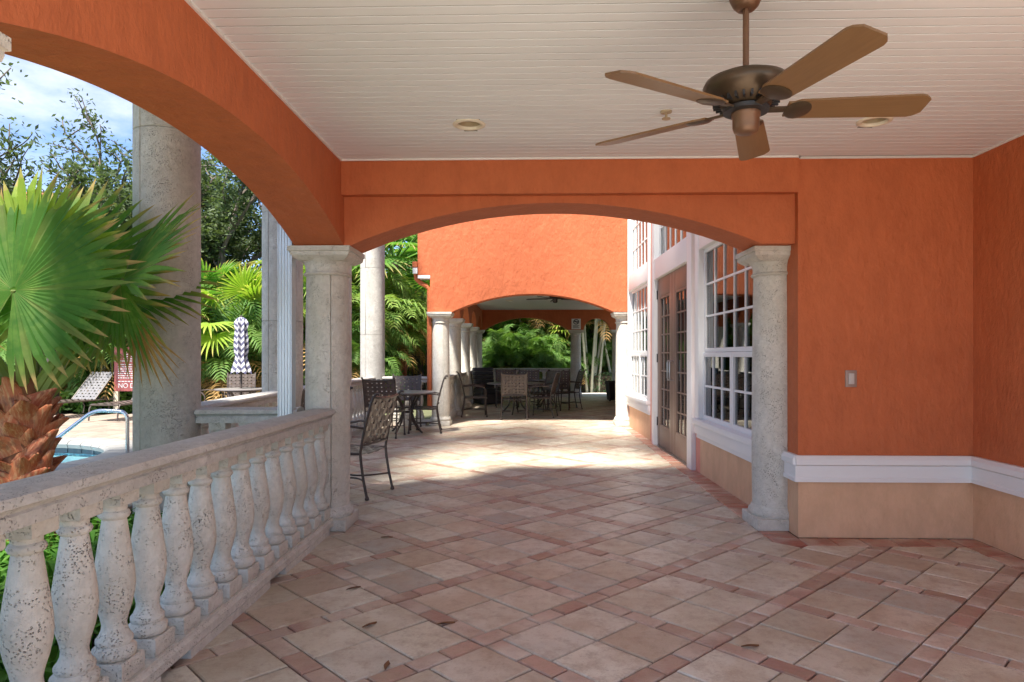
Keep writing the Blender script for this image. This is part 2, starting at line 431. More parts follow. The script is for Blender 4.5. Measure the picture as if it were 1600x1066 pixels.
# red brick border along the walls
def strip(x0, y0, x1, y1, along, step=.105):
    n = max(1, round((x1-x0 if along == 'x' else y1-y0)/step))
    for i in range(n):
        if along == 'x': a, b_ = x0+(x1-x0)*i/n, x0+(x1-x0)*(i+1)/n; q = [(a+.003, y0), (b_-.003, y0), (b_-.003, y1), (a+.003, y1)]
        else: a, b_ = y0+(y1-y0)*i/n, y0+(y1-y0)*(i+1)/n; q = [(x0, a+.003), (x1, a+.003), (x1, b_-.003), (x0, b_-.003)]
        pieces.append(('border_brick', q, rtone()))
strip(1.765, 4.875, 3.08, 5.085, 'x', .21); strip(3.085, 1.0, 3.268, 5.085, 'y', .21); strip(1.765, 5.09, 1.988, 13.0, 'y')
def score(pc):                      # apparent size from the terrace
    cx = sum(p[0] for p in pc[1])/len(pc[1]); cy = sum(p[1] for p in pc[1])/len(pc[1])
    if cy < 2.4 or abs(cx)/max(cy, .1) > .85: return 0
    return area(pc[1])/cy**3
rest = {}
for kind in ('paver', 'band_brick', 'border_brick'):
    L_ = sorted((p for p in pieces if p[0] == kind), key=score, reverse=True)
    for i, (k, q, tn) in enumerate(L_):
        c, vs, fs = slab(q, random.uniform(-.0015, .0015))
        if i < 290:
            link(k, tone_mesh(k, vs, fs, [tn]*len(vs), 'paver'), floor, (c[0], c[1], 0))
        else:
            v_, f_, t_ = rest.setdefault(k, ([], [], [])); o_ = len(v_)
            v_ += [(x+c[0], y+c[1], z) for x, y, z in vs]; f_ += [tuple(a+o_ for a in ff) for ff in fs]; t_ += [tn]*len(vs)
for k, (v_, f_, t_) in rest.items():
    o = link('distant_'+k, tone_mesh('distant_'+k, v_, f_, t_, 'paver'), floor); o['kind'] = 'stuff'

struct('bounce_forecourt', MB().box((-9, -16, -.3), (14, -7.53, -.012)).mesh('bounce_forecourt', 'concrete'))  # added unseen pale ground behind the camera, bounces sun into the porch
struct('bounce_side_court', MB().box((3.6, -7.52, -.3), (14, -.6, -.012)).mesh('bounce_side_court', 'concrete'))  # added unseen on the right for the same bounced sun
struct('bounce_side_path', MB().box((-9, -7.52, -.3), (-1.82, -1.7, -.012)).mesh('bounce_side_path', 'concrete'))  # added unseen on the left, also for bounced sun
# planting bed, path beyond, pool deck
struct('planting_bed', MB().box((-4.3, -1.6, -.3), (-1.82, 4.95, -.02)).mesh('bed', 'soil'))
struct('path', MB().box((1.2, 22.6, -.3), (6.5, 25.0, -.01)).mesh('path', 'concrete'))
dv, df, dt = [], [], []
for i in range(46):
    for j in range(38):
        x0 = -16+i*.27; y0 = 5.1+j*.27+(.135 if i % 2 else 0)
        if x0 > -3.75 or math.hypot(x0+.13-SPA.x, y0+.13-SPA.y) < SPA_R+.16: continue
        q = [(x0+.004, y0+.004), (x0+.266, y0+.004), (x0+.266, y0+.266), (x0+.004, y0+.266)]
        c, vs, fs = slab(q, random.uniform(-.002, .002)); o_ = len(dv)
        j_ = random.uniform(.82, 1.12); tn = (.30*j_, .235*j_, .185*j_)
        dv += [(x+c[0], y+c[1], z) for x, y, z in vs]; df += [tuple(a+o_ for a in ff) for ff in fs]; dt += [tn]*len(vs)
dk = MB(); dk.box((-16.1, 10.8, -.25), (-3.65, 15.5, -.02)); dk.box((-4.9, 5.0, -.25), (-3.65, 10.8, -.02))
deck = struct('pool_deck', dk.mesh('pool_deck', 'joint'))
link('deck_pavers', tone_mesh('deck_pavers', dv, df, dt, 'deck_paver'), deck)['kind'] = 'stuff'
# round pool: coping stones, tile band, water
spa = thing('round_pool', 'round spa pool with stone coping and turquoise water beyond the fan palm', 'pool', (SPA.x, SPA.y, 0))
link('basin', MB().lathe([(SPA_R-.02, -.02), (SPA_R-.02, -1.0), (.1, -1.0)], 48, cap=False).mesh('basin', 'pool_plaster', True), spa)
n = 40; cs = None
for i in range(n):
    a0 = 2*math.pi*i/n
    if cs is None:
        m = MB(); pr = [(-.24, -.06), (-.26, .0), (-.235, .035), (-.19, .05), (.26, .045), (.28, .03), (.28, -.06)]; q = []
        for a in (-math.pi/n+.004, 0, math.pi/n-.004): q.append([((SPA_R+dr)*math.cos(a), (SPA_R+dr)*math.sin(a), z) for dr, z in pr])
        k = len(pr); m.v = sum(q, [])
        for j in range(2):
            for u in range(k): w = (u+1) % k; m.f.append((j*k+u, j*k+w, (j+1)*k+w, (j+1)*k+u))
        m.f += [tuple(range(k)), tuple(range(2*k, 3*k))]; cs = m.mesh('coping_stone', 'coping', True)
    link('coping_stone', cs, spa, rot=(0, 0, a0))
ti = bevel_box((-.125, 0, -.06), (.125, .02, .055), .004).mesh('tile', 'pool_tile')
for i in range(46):
    a = 2*math.pi*i/46
    link('tile', ti, spa, ((SPA_R-.05)*math.cos(a), (SPA_R-.05)*math.sin(a), -.105), (0, 0, a+math.pi/2))
wm = MB().lathe([(.05, -.19), (SPA_R-.03, -.19)], 48, cap=False); wm.f.append(tuple(range(48))); 
link('water', wm.mesh('water', 'water'), spa)

# ------------------------------------------------------------------ arch walls
def arch_slab(L0, L1, arches, ztop, th, seg=28):
    """slab in the x-z plane, from y=0 to y=th; arches = [(a, b, zspring, rise)]"""
    pts = [(L0, arches[0][2])]
    for a, b_, zs, rise in arches:
        c = (b_-a)/2; rad = (c*c+rise*rise)/(2*rise); zc = zs+rise-rad
        for i in range(seg+1):
            x = a+(b_-a)*i/seg; pts.append((x, zc+math.sqrt(max(rad*rad-(x-(a+b_)/2)**2, 0))))
    pts.append((L1, arches[-1][2])); m = MB(); k = len(pts)
    for y in (0, th): m.v += [(x, y, z) for x, z in pts]+[(x, y, ztop) for x, z in pts]
    for i in range(k-1):
        m.f += [(i, i+1, k+i+1, k+i), (2*k+i, 3*k+i, 3*k+i+1, 2*k+i+1), (i, 2*k+i, 2*k+i+1, i+1), (k+i, k+i+1, 3*k+i+1, 3*k+i)]
    m.f += [(0, k, 3*k, 2*k), (k-1, 3*k-1, 4*k-1, 2*k-1)]
    return m
CEIL = 2.822
# left arcade wall of the near porch (runs along y)
aw = thing('arcade_wall', 'orange stucco wall with wide arch along the pool side, over the near balustrade', 'wall', (-1.42, -2.7, 0), R(90))
# local x -> world y, local y -> world -x
link('arch_wall', arch_slab(0, 8.22, [(.30, 3.82, 2.192, .315), (4.33, 7.84, 2.192, .315)], 3.8, .38).mesh('arch_wall', 'orange', True, 30), aw)
link('added_sun_eave', MB().box((0, .381, 3.62), (7.5, 1.95, 3.74)).mesh('added_sun_eave', 'white_trim'), aw)  # added unseen overhang, widened to keep sun off the near floor
# transverse arch wall
tw = thing('arch_wall', 'orange stucco cross wall with shallow arch and stepped beam below white ceiling', 'wall', (0, 5.14, 0))
link('lower_wall', arch_slab(-1.418, 1.988, [(-1.37, 1.74, 2.192, .315)], 2.566, .40).mesh('lower_wall', 'orange', True, 30), tw)
link('upper_beam', MB().box((-1.418, -.08, 2.56), (1.988, .397, 3.7)).mesh('upper_beam', 'orange'), tw)
link('added_shade_storey', MB().box((-1.42, .05, 3.701), (3.5, .40, 5.4)).mesh('added_shade_storey', 'orange'), tw)  # added unseen wall, its height set by the shadow wanted on the court
# pier with frontal panel, and the right side wall
def chair_rail_profile(): return [(0, .418), (-.035, .418), (-.035, .445), (-.028, .452), (-.028, .535), (-.05, .548), (-.05, .585), (-.03, .612), (0, .612)]
pw = thing('panel_wall', 'orange wall panel facing the terrace with white chair rail and peach base, beside column', 'wall', (1.99, 5.092, 0))
link('upper_wall', MB().box((0, 0, .5), (1.30, .46, 3.7)).mesh('upper_wall', 'orange'), pw)
link('dado', MB().box((.002, .002, 0), (1.30, .459, .5)).mesh('dado', 'peach'), pw)
link('chair_rail', MB().extrude(chair_rail_profile(), -.03, 1.28).mesh('chair_rail', 'white_trim'), pw)
rr = MB().extrude(chair_rail_profile(), -.20, .03); rr.xf(Matrix.Rotation(R(-90), 4, 'Z'))
link('chair_rail', rr.mesh('chair_rail_return', 'white_trim'), pw, (0, 0, .001))
sw = thing('side_wall', 'orange wall with white chair rail at the right edge of the porch', 'wall', (3.268, 5.09, 0))
link('upper_wall', MB().box((0, -4.1, .5), (.3, .46, 3.7)).mesh('side_upper', 'orange'), sw)
link('dado', MB().box((.002, -4.098, 0), (.3, .458, .5)).mesh('side_dado', 'peach'), sw)
rr = MB().extrude(chair_rail_profile(), 0, 4.1); rr.xf(Matrix.Rotation(R(-90), 4, 'Z'))
link('chair_rail', rr.mesh('side_chair_rail', 'white_trim'), sw)
# light switch
sp = thing('wall_switch', 'small bronze switch plate on orange wall panel', 'switch', (2.375, 5.092, 1.18))
link('plate', soft_box((-.042, -.012, -.062), (.042, .0, .062), .004).mesh('plate', 'switch', True), sp)
link('rocker', soft_box((-.02, -.02, -.04), (.02, -.010, .04), .003).mesh('rocker', 'switch_grey', True), sp)

# ceiling: planks across the porch
CB = 1.0
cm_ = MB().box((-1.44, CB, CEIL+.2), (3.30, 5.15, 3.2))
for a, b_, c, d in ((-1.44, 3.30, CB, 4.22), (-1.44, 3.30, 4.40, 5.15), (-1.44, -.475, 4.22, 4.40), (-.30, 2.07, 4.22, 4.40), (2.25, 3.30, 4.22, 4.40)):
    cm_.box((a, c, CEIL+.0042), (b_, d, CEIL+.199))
ce = struct('ceiling', cm_.mesh('ceiling', 'groove_shade_backing'))
LAMPS = [(-.387, 4.31), (2.16, 4.315)]
PW = .0762; n = int((5.06-CB)/PW)
pm = MB().extrude([(-PW/2+.005, .004), (-PW/2+.005, .0006), (-PW/2+.0056, 0), (PW/2-.0056, 0), (PW/2-.005, .0006), (PW/2-.005, .004)], -1, 1).mesh('plank', 'ceiling_white')
for i in range(n):
    y_ = 5.058-PW*(i+.5); ends = [-1.414]
    for hx, hy in LAMPS:
        lo, hi = y_-PW/2-hy, y_+PW/2-hy; dy = 0 if lo < 0 < hi else min(abs(lo), abs(hi))
        if dy < .074: c_ = math.sqrt(.076**2-dy*dy); ends += [hx-c_, hx+c_]
    ends.append(3.266)
    for a, b_ in zip(ends[::2], ends[1::2]):
        link('plank', pm, ce, ((a+b_)/2, y_, CEIL), scale=((b_-a)/2, 1, random.uniform(.9, 1.1)))
tr_ = [((-1.419, CB), (-1.405, 5.055)), ((-1.405, 5.042), (1.99, 5.056)), ((1.978, 5.042), (1.99, 5.09)), ((1.978, 5.078), (3.266, 5.091)), ((3.254, CB), (3.267, 5.09))]
for (a, b_), (c, d) in tr_:
    link('edge_trim', MB().box((a, b_, CEIL-.012), (c, d, CEIL+.004)).mesh('edge_trim', 'white_trim'), ce)

# ------------------------------------------------------------------ columns
def half_shaft(prof, name, mat, seg=16):
    return MB().lathe(prof, seg, 0, math.pi, cap=False).mesh(name, mat, True, 50)
sh_prof = [(.172, .16), (.176, .5), (.176, .8), (.172, 1.3), (.166, 1.8), (.163, 1.985)]
me_half = half_shaft(sh_prof, 'shaft_half', 'stone')
me_plinth = soft_box((-.2, -.2, 0), (.2, .2, .088), .008).mesh('plinth', 'stone', True)
me_ring = MB().lathe([(.19, .086), (.2, .1), (.204, .12), (.198, .14), (.184, .15), (.182, .165), (.172, .172)], 32, cap=False).mesh('base_ring', 'stone', True, 60)
me_cap = MB().lathe([(.165, 1.975), (.178, 1.98), (.184, 1.99), (.178, 2.0), (.168, 2.005), (.168, 2.04), (.175, 2.065), (.192, 2.09), (.21, 2.105)], 32, cap=False).mesh('capital', 'stone', True, 50)
me_aba = MB().sqstack([(.178, 2.088), (.205, 2.104), (.226, 2.122), (.23, 2.138), (.23, 2.15), (.24, 2.155), (.24, 2.19)]).mesh('abacus', 'stone')
def column(label, x, y, rz=R(-65), group='short stone columns of the arcades'):
    c = thing('stone_column', label, 'column', (x, y, 0), 0, group)
    link('plinth', me_plinth, c); link('base_ring', me_ring, c)
    for k in (0, 1): link('shaft_half', me_half, c, rot=(0, 0, rz+math.pi*k))
    cp = link('capital', me_cap, c); link('abacus', me_aba, cp)
    return c
FC = [(-1.74, 13.19+2.27*i) for i in range(5)]
column('short stone column at the end of the near balustrade, in front of the downspout', -1.612, 5.365)
column('short stone column at the left picture edge, only its capital corner in sight', -1.612, 1.52)
column('short stone column standing against the orange panel wall', 1.955, 5.47)
column('short stone column left of the far facade arch', *FC[0])
column('short stone column right of the far facade arch, next to the window wall', 1.84, 13.25)
for i, w in enumerate(('second', 'third', 'fourth')): column(w+' short stone column of the far left arcade counted from the facade', *FC[i+1])
column('corner stone column at the far end of the left arcade', *FC[4])
column('stone column below the small white sign at the far end', 1.50, 22.27)
column('stone column at far end beside the black bin', 2.86, 22.27)
TALL = [(-2.80, 5.17), (-2.975, 8.09), (-3.06, 10.65), (-3.09, 13.25)]
tl = ('massive tall stone column behind the fan palm', 'tall stone column behind the white downspout', 'tall stone column hidden behind the near short column', 'tall stone column behind the woven chairs, next to far facade')
TR = .236; zs = [-.05, .47, 1.76, 3.05, 4.34, 5.63]
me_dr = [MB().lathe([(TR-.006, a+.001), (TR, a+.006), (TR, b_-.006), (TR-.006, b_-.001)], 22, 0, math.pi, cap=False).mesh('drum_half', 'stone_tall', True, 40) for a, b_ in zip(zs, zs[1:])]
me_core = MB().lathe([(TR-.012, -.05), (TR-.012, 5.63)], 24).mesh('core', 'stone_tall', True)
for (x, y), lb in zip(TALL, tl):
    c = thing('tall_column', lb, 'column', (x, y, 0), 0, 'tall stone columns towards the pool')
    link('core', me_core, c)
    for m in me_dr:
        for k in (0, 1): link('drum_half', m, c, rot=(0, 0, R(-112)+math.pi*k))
eb = thing('entablature', 'orange stucco beam carried by the tall stone columns', 'beam', (-2.95, 5.0, 5.63))
link('beam', MB().box((-.42, -.2, 0), (.2, 8.1, .6)).mesh('beam', 'orange'), eb)

# ------------------------------------------------------------------ balustrades
bprof = [(.058, .072), (.070, .078), (.078, .092), (.078, .112), (.068, .122), (.062, .128), (.066, .138), (.066, .15), (.056, .162), (.046, .185), (.044, .205), (.050, .235), (.062, .275), (.071, .32), (.074, .36),
         (.071, .41), (.063, .47), (.053, .54), (.046, .59), (.043, .61), (.052, .617), (.057, .628), (.052, .640), (.045, .645), (.046, .662), (.058, .672)]
bl = MB().lathe(bprof, 20); bl.sqstack([(.072, 0), (.076, .006), (.076, .066), (.070, .074)]); bl.sqstack([(.058, .668), (.062, .674), (.062, .722)])
me_bal = bl.mesh('baluster', 'stone', True, 50)
def balustrade(label, p0, p1, step=.2325, first=.14, group='stone balustrades round the terrace', off=None):
    p0, p1 = Vector(p0), Vector(p1); d = p1-p0; ln = d.length; rz = math.atan2(d.y, d.x)
    b_ = thing('balustrade', label, 'balustrade', (p0.x, p0.y, 0), rz, group)
    w = 1
    rp = [(-.085, .832), (-.085, .874), (-.078, .882), (-.082, .888), (-.1, .898), (-.112, .905), (-.112, .918), (-.104, .934), (-.06, .944), (.06, .944), (.104, .934), (.112, .918), (.112, .905), (.1, .898), (.082, .888), (.078, .882), (.085, .874), (.085, .832)]
    nseg = max(1, round(ln/1.35))
    for i in range(nseg):
        link('handrail', MB().extrude(rp, ln*i/nseg+.0015, ln*(i+1)/nseg-.0015).mesh('handrail', 'stone_rail', True, 35), b_)
        bp = [(-.098, .04), (-.104, .046), (-.104, .082), (-.088, .094), (-.088, .108), (.088, .108), (.088, .094), (.104, .082), (.104, .046), (.098, .04)]
        x0, x1 = ln*i/nseg+.001, ln*(i+1)/nseg-.001
        link('base_rail', MB().extrude(bp, x0, x1).mesh('base_rail', 'stone'), b_)
        link('foot_block', soft_box((x0+.12, -.104, -.02), (x1-.12, .104, .0405), .004).mesh('foot_block', 'stone'), b_)
    k = int((ln-2*first)/step+1e-6)+1; off = (ln-(k-1)*step)/2 if off is None else off
    for i in range(k): link('baluster', me_bal, b_, (off+i*step, 0, .1085), (0, 0, 0))
    return b_
balustrade('near stone balustrade running from the left edge to the first short column', (-1.612, 5.2), (-1.612, 1.69), .229, .10, off=.09)
balustrade('short stone balustrade between the near column and the massive tall column', (-1.80, 5.28), (-2.57, 5.22))
def gp(a, b_, r0, r1):
    a, b_ = Vector(a), Vector(b_); d = (b_-a).normalized(); return a+d*r0, b_-d*r1
wd = ('stone balustrade behind the massive tall column', 'stone balustrade beyond the downspout, between two tall columns', 'stone balustrade behind the near left woven chairs')
for i in range(3): balustrade(wd[i], *gp(TALL[i], TALL[i+1], .22, .22))
balustrade('stone balustrade between the last tall column and the far facade column', *gp(TALL[3], FC[0], .22, .16))
wd = ('first', 'second', 'third', 'fourth')
for i in range(4): balustrade(wd[i]+' stone balustrade of the far left arcade counted from the facade', *gp(FC[i], FC[i+1], .17, .17))
balustrade('stone balustrade across the far end of the covered terrace', (-1.57, 22.27), (1.33, 22.27))

# ------------------------------------------------------------------ far pavilion
ff = thing('facade_wall', 'bright orange stucco facade with shallow arch at the far end of the court', 'wall', (0, 13.0, 0))
link('arch_wall', arch_slab(-1.92, 1.90, [(-1.50, 1.60, 2.192, .345)], 2.9, .36).mesh('facade_arch', 'orange_rough', True, 30), ff)
link('upper_wall', MB().box((-2.16, .0, 2.9), (1.90, .36, 6.2)).mesh('facade_upper', 'orange_rough'), ff)
link('soffit', MB().box((-2.158, .001, 2.84), (-1.922, .30, 2.899)).mesh('soffit', 'white_trim'), ff)
link('gutter', MB().box((-2.25, -.03, 2.93), (-2.162, .4, 3.04)).mesh('gutter', 'white_trim'), ff)
gm = MB().tube([(-2.21, .1, 2.93), (-2.20, .1, 2.84), (-2.12, .1, 2.76), (-2.0, .1, 2.70), (-1.95, .1, 2.64), (-1.945, .1, .3)], .045, 8)
link('downpipe', gm.mesh('downpipe', 'orange', True), ff)
link('gutter_end', soft_box((-2.26, -.04, 3.041), (-2.163, .1, 3.16), .02).mesh('gutter_end', 'orange'), ff)
la = thing('far_arcade_wall', 'orange stucco wall with narrow arches over the far left columns', 'wall', (-1.56, 13.36, 0), R(90))
ar = [(FC[i][1]+.24-13.36, FC[i+1][1]-.24-13.36, 2.192, .40) for i in range(4)]
link('arch_wall', arch_slab(.0, 8.69, ar, 3.6, .36).mesh('far_side_arches', 'orange', True, 30), la)
ew = thing('end_wall', 'dark orange end wall with a wide and a narrow arch onto the palms', 'wall', (0, 22.08, 0))
link('arch_wall', arch_slab(-1.555, 3.2, [(-1.5, 1.26, 2.192, .40), (1.74, 2.62, 2.192, .38)], 3.6, .36).mesh('end_arches', 'orange', True, 30), ew)
gw = thing('gallery_wall', 'orange wall on the right side of the far covered terrace', 'wall', (3.12, 13.36, 0))
link('wall', MB().box((0, 0, 0), (.3, 7.6, 3.6)).mesh('gallery_wall', 'orange'), gw)
link('return_wall', MB().box((-1.2, .0, 0), (.3, .3, 3.6)).mesh('gallery_return', 'orange'), gw, (0, -.3, 0))
c2 = struct('far_ceiling', MB().box((-1.6, 13.3, 2.84), (3.4, 22.3, 3.0)).mesh('far_ceiling', 'ceiling_white'))

# ------------------------------------------------------------------ window wall
ang = math.atan2(12.99-5.5, 1.895-1.985)
ww = thing('window_wall', 'white framed window wall with taupe double doors on the right of the terrace', 'wall', (1.985, 5.5, 0), ang)
U0 = 5.5
def uy(y): return y-U0
def lbox(name, u0, u1, w0, w1, z0, z1, mat, parent=ww, bev=0):
    m = soft_box((u0, w0, z0), (u1, w1, z1), bev) if bev else MB().box((u0, w0, z0), (u1, w1, z1))
    return link(name, m.mesh(name, mat, bool(bev)), parent)
UE = uy(12.985)
A0, A1 = uy(10.98), uy(12.86)     # far window glass
D0, D1 = uy(8.29), uy(10.29)      # doors
B0, B1 = uy(5.71), uy(7.74)       # near window glass
TOP = 5.6
# solid wall around the openings (pink strips show between the trims)
for (u0, u1) in ((0, B0-.1), (B1+.1, D0-.12), (D1+.12, A0-.1), (A1+.1, UE)): lbox('wall_strip', u0, u1, -.25, 0, 0, TOP, 'pink')
for u0, u1 in ((B0-.1, B1+.1), (A0-.1, A1+.1)): lbox('dado', u0, u1, -.25, .002, 0, .42, 'peach')
lbox('top_beam', 0, UE, -.25, .03, 5.0, TOP+.01, 'white_trim')
# trims
for u0, u1 in ((B0-.15, B1+.22), (A0-.12, UE-.01)):
    lbox('window_sill', u0, u1, -.2, .075, .565, .628, 'white_trim', bev=.012)
    lbox('sill_board', u0+.01, u1-.01, -.2, .045, .455, .564, 'white_trim', bev=.006)
    lbox('sill_skirt', u0+.015, u1-.015, -.2, .022, .402, .454, 'white_trim', bev=.006)
for u0, u1 in ((B0-.16, B0-.04), (B1+.04, B1+.21), (A0-.12, A0-.04), (A1+.04, UE-.012)):
    lbox('window_casing', u0, u1, -.16, .04, .63, 4.99, 'white_trim', bev=.006)
for u0, u1 in ((D0-.24, D0-.02), (D1+.02, D1+.2)):
    lbox('door_casing', u0, u1, -.16, .055, 0, 4.99, 'white_trim', bev=.008)
lbox('header', D0-.019, D1+.019, -.16, .05, 2.50, 2.80, 'white_trim', bev=.006)
for a, b_ in ((B0, B1), (A0, A1)): lbox('header', a-.039, b_+.039, -.16, .036, 2.56, 2.86, 'white_trim', bev=.006)
PM = {}
def pane_mesh(w, h):
    k = (round(w, 4), round(h, 4))
    if k not in PM: PM[k] = MB().box((0, -.003, 0), (w, .003, h)).mesh('pane', 'glass')
    return PM[k]
def lites(par, u0, u1, z0, z1, nc, nr, w, bar=.022, mat='white_trim', fr=.045):
    """frame, muntins and panes of one sash; w = depth of the glass"""
    for (a, b_, c, d) in ((u0, u0+fr, z0, z1), (u1-fr, u1, z0, z1), (u0+fr, u1-fr, z0, z0+fr), (u0+fr, u1-fr, z1-fr, z1)):
        lbox('sash_rail', a, b_, w-.03, w+.026, c, d, mat, par, .003)
    a, b_, c, d = u0+fr, u1-fr, z0+fr, z1-fr; pw, ph = (b_-a)/nc, (d-c)/nr
    for i in range(1, nc): lbox('muntin', a+i*pw-bar/2, a+i*pw+bar/2, w-.014, w+.016, c, d, mat, par)
    for j in range(1, nr): lbox('muntin', a, b_, w-.0125, w+.0145, c+j*ph-bar/2, c+j*ph+bar/2, mat, par)
    for i in range(nc):
        for j in range(nr):
            link('pane', pane_mesh(pw, ph), par, (a+i*pw, w, c+j*ph), (random.gauss(0, .0016), 0, random.gauss(0, .0022)))
def window(u0, u1, z0, z1, split, cols, lbl=None):
    w = link('window', None, ww)
    if lbl: w['label'] = lbl
    lites(w, u0, u1, split, z1, cols, 3, -.05)
    mid = (u0+u1)/2
    lites(w, u0, mid-.004, z0, split-.003, cols//2, 2, -.035, fr=.05); lites(w, mid+.004, u1, z0, split-.003, cols//2, 2, -.035, fr=.05)
    return w
window(B0-.038, B1+.038, .63, 2.56, 1.39, 6, 'large white window beside the near column'); window(A0-.038, A1+.038, .63, 2.56, 1.39, 6, 'large white window beyond the doors')
for a, b_, z in ((B0-.038, B1+.038, 2.862), (A0-.038, A1+.038, 2.862), (D0-.018, D1+.018, 2.802)):
    w = link('window', None, ww); w['label'] = 'upper white grid window'
    lites(w, a, b_, z, 4.985, 6, 5, -.05)
# doors
mid = (D0+D1)/2
for k, (u0, u1) in enumerate(((D0-.018, mid-.002), (mid+.002, D1+.018))):
    d = link('door', None, ww); g0, g1 = u0+.17, u1-.17
    for a, b_, c, e in ((u0, g0, .015, 2.495), (g1, u1, .015, 2.495), (g0, g1, .015, .30), (g0, g1, 2.22, 2.495)):
        lbox('door_panel', a, b_, -.055, .0, c, e, 'taupe_door', d, .004)
    lites(d, g0+.001, g1-.001, .301, 2.219, 3, 7, -.028, .02, 'taupe_door', .03)
    hu = mid-.07 if k == 0 else mid+.07
    link('pull_handle', MB().tube([(hu, .0, 1.02), (hu, .05, 1.02), (hu, .055, 1.05), (hu, .055, 1.25), (hu, .05, 1.28), (hu, .0, 1.28)], .011, 8).mesh('pull_handle', 'silver', True), d)
    for z in (.3, 1.25, 2.2):
        link('hinge', MB().box((u1-.02 if k else u0-.03, .001, z), (u1+.03 if k else u0+.02, .012, z+.13)).mesh('hinge', 'iron'), d)
lbox('threshold', D0, D1, -.2, .05, -.01, .012, 'silver')
# room behind the glass
rm = thing('interior_room', 'dim room seen through the window wall', 'room', (1.985, 5.5, 0), ang)
m = MB(); m.box((0, -4.4, -.1), (UE, -.26, -.01)); link('room_floor', m.mesh('room_floor', 'room_floor'), rm)
m = MB(); m.box((-.2, -4.5, -.1), (UE+.2, -4.4, TOP)); m.box((-.2, -4.4, -.1), (-.01, -.26, TOP)); m.box((UE+.01, -4.4, -.1), (UE+.2, -.26, TOP)); m.box((-.2, -4.5, TOP+.012), (UE+.2, .0, TOP+.2))
link('room_wall', m.mesh('room_wall', 'room_wall'), rm)
for a, b_ in ((B0, B1), (A0, A1), (D0, D1)):
    for e in (a-.02, b_-.30):
        pr = [(e+.32*i/32, -.36+.035*math.sin(i*1.5)) for i in range(33)]; m = MB(); k = len(pr)
        m.v = [(x, y, .05) for x, y in pr]+[(x, y, 4.9) for x, y in pr]; m.f = [(i, i+1, k+i+1, k+i) for i in range(k-1)]
        link('curtain', m.mesh('curtain', 'curtain', True, 80), rm)

# ------------------------------------------------------------------ downspout
ds = thing('downspout', 'white fluted metal downspout in front of the near short column', 'downspout', (-1.875, 5.18, 0))
pr = []
for i in range(5): u = -.055+.022*i; pr += [(u+.002, -.045), (u+.009, -.045), (u+.011, -.037), (u+.02, -.037)] if i < 5 else []
pr = [(-.055, .045)]+pr+[(.055, -.045), (.055, .045)]
m = MB(); k = len(pr); m.v = [(x, y, .05) for x, y in pr]+[(x, y, 2.36) for x, y in pr]
m.f = [(i, (i+1) % k, k+(i+1) % k, k+i) for i in range(k)]+[tuple(range(k)), tuple(range(k, 2*k))]
link('pipe', m.mesh('pipe', 'downspout'), ds)
link('painted_top', soft_box((-.053, -.043, 2.361), (.053, .043, 3.5), .006).mesh('painted_top', 'orange'), ds)
link('shoe', MB().tube([(0, 0, .06), (0, -.02, .03), (-.06, -.1, .0)], .05, 8).mesh('shoe', 'downspout'), ds)

# ------------------------------------------------------------------ ceiling fixtures
def downlight(label, x, y, z=CEIL):
    d = thing('recessed_light', label, 'ceiling light', (x, y, z), 0, 'unlit recessed ceiling lights')
    link('trim_ring', MB().lathe([(.075, .02), (.075, -.004), (.08, -.009), (.094, -.008), (.104, -.003), (.105, .004)], 36, cap=False).mesh('trim_ring', 'lamp_trim', True, 60), d)
    link('reflector', MB().lathe([(.0735, .01), (.068, .05), (.05, .1), (.01, .115)], 28, cap=False).mesh('reflector', 'lamp_inside', True, 80), d)
    link('bulb', MB().lathe([(.002, .03), (.03, .036), (.042, .055), (.042, .075), (.025, .1)], 20, cap=False).mesh('bulb', 'lamp_trim', True, 80), d)
# round openings in the planks are covered by the fittings: seat each can just below the boards
downlight('unlit recessed ceiling light near the middle of the white ceiling', -.387, 4.31, CEIL)
downlight('unlit recessed ceiling light right of the ceiling fan', 2.16, 4.315, CEIL)
downlight('unlit recessed light in the far covered terrace ceiling', -.55, 18.3, 2.834)
spk = thing('sprinkler_head', 'small brass sprinkler head on the ceiling behind the fan', 'sprinkler', (.82, 4.11, CEIL))
link('escutcheon', MB().lathe([(.012, -.012), (.034, -.008), (.036, 0)], 20).mesh('escutcheon', 'lamp_inside', True), spk)
link('deflector', MB().lathe([(.008, -.01), (.008, -.04), (.026, -.042), (.026, -.046)], 16).mesh('deflector', 'lamp_inside'), spk)

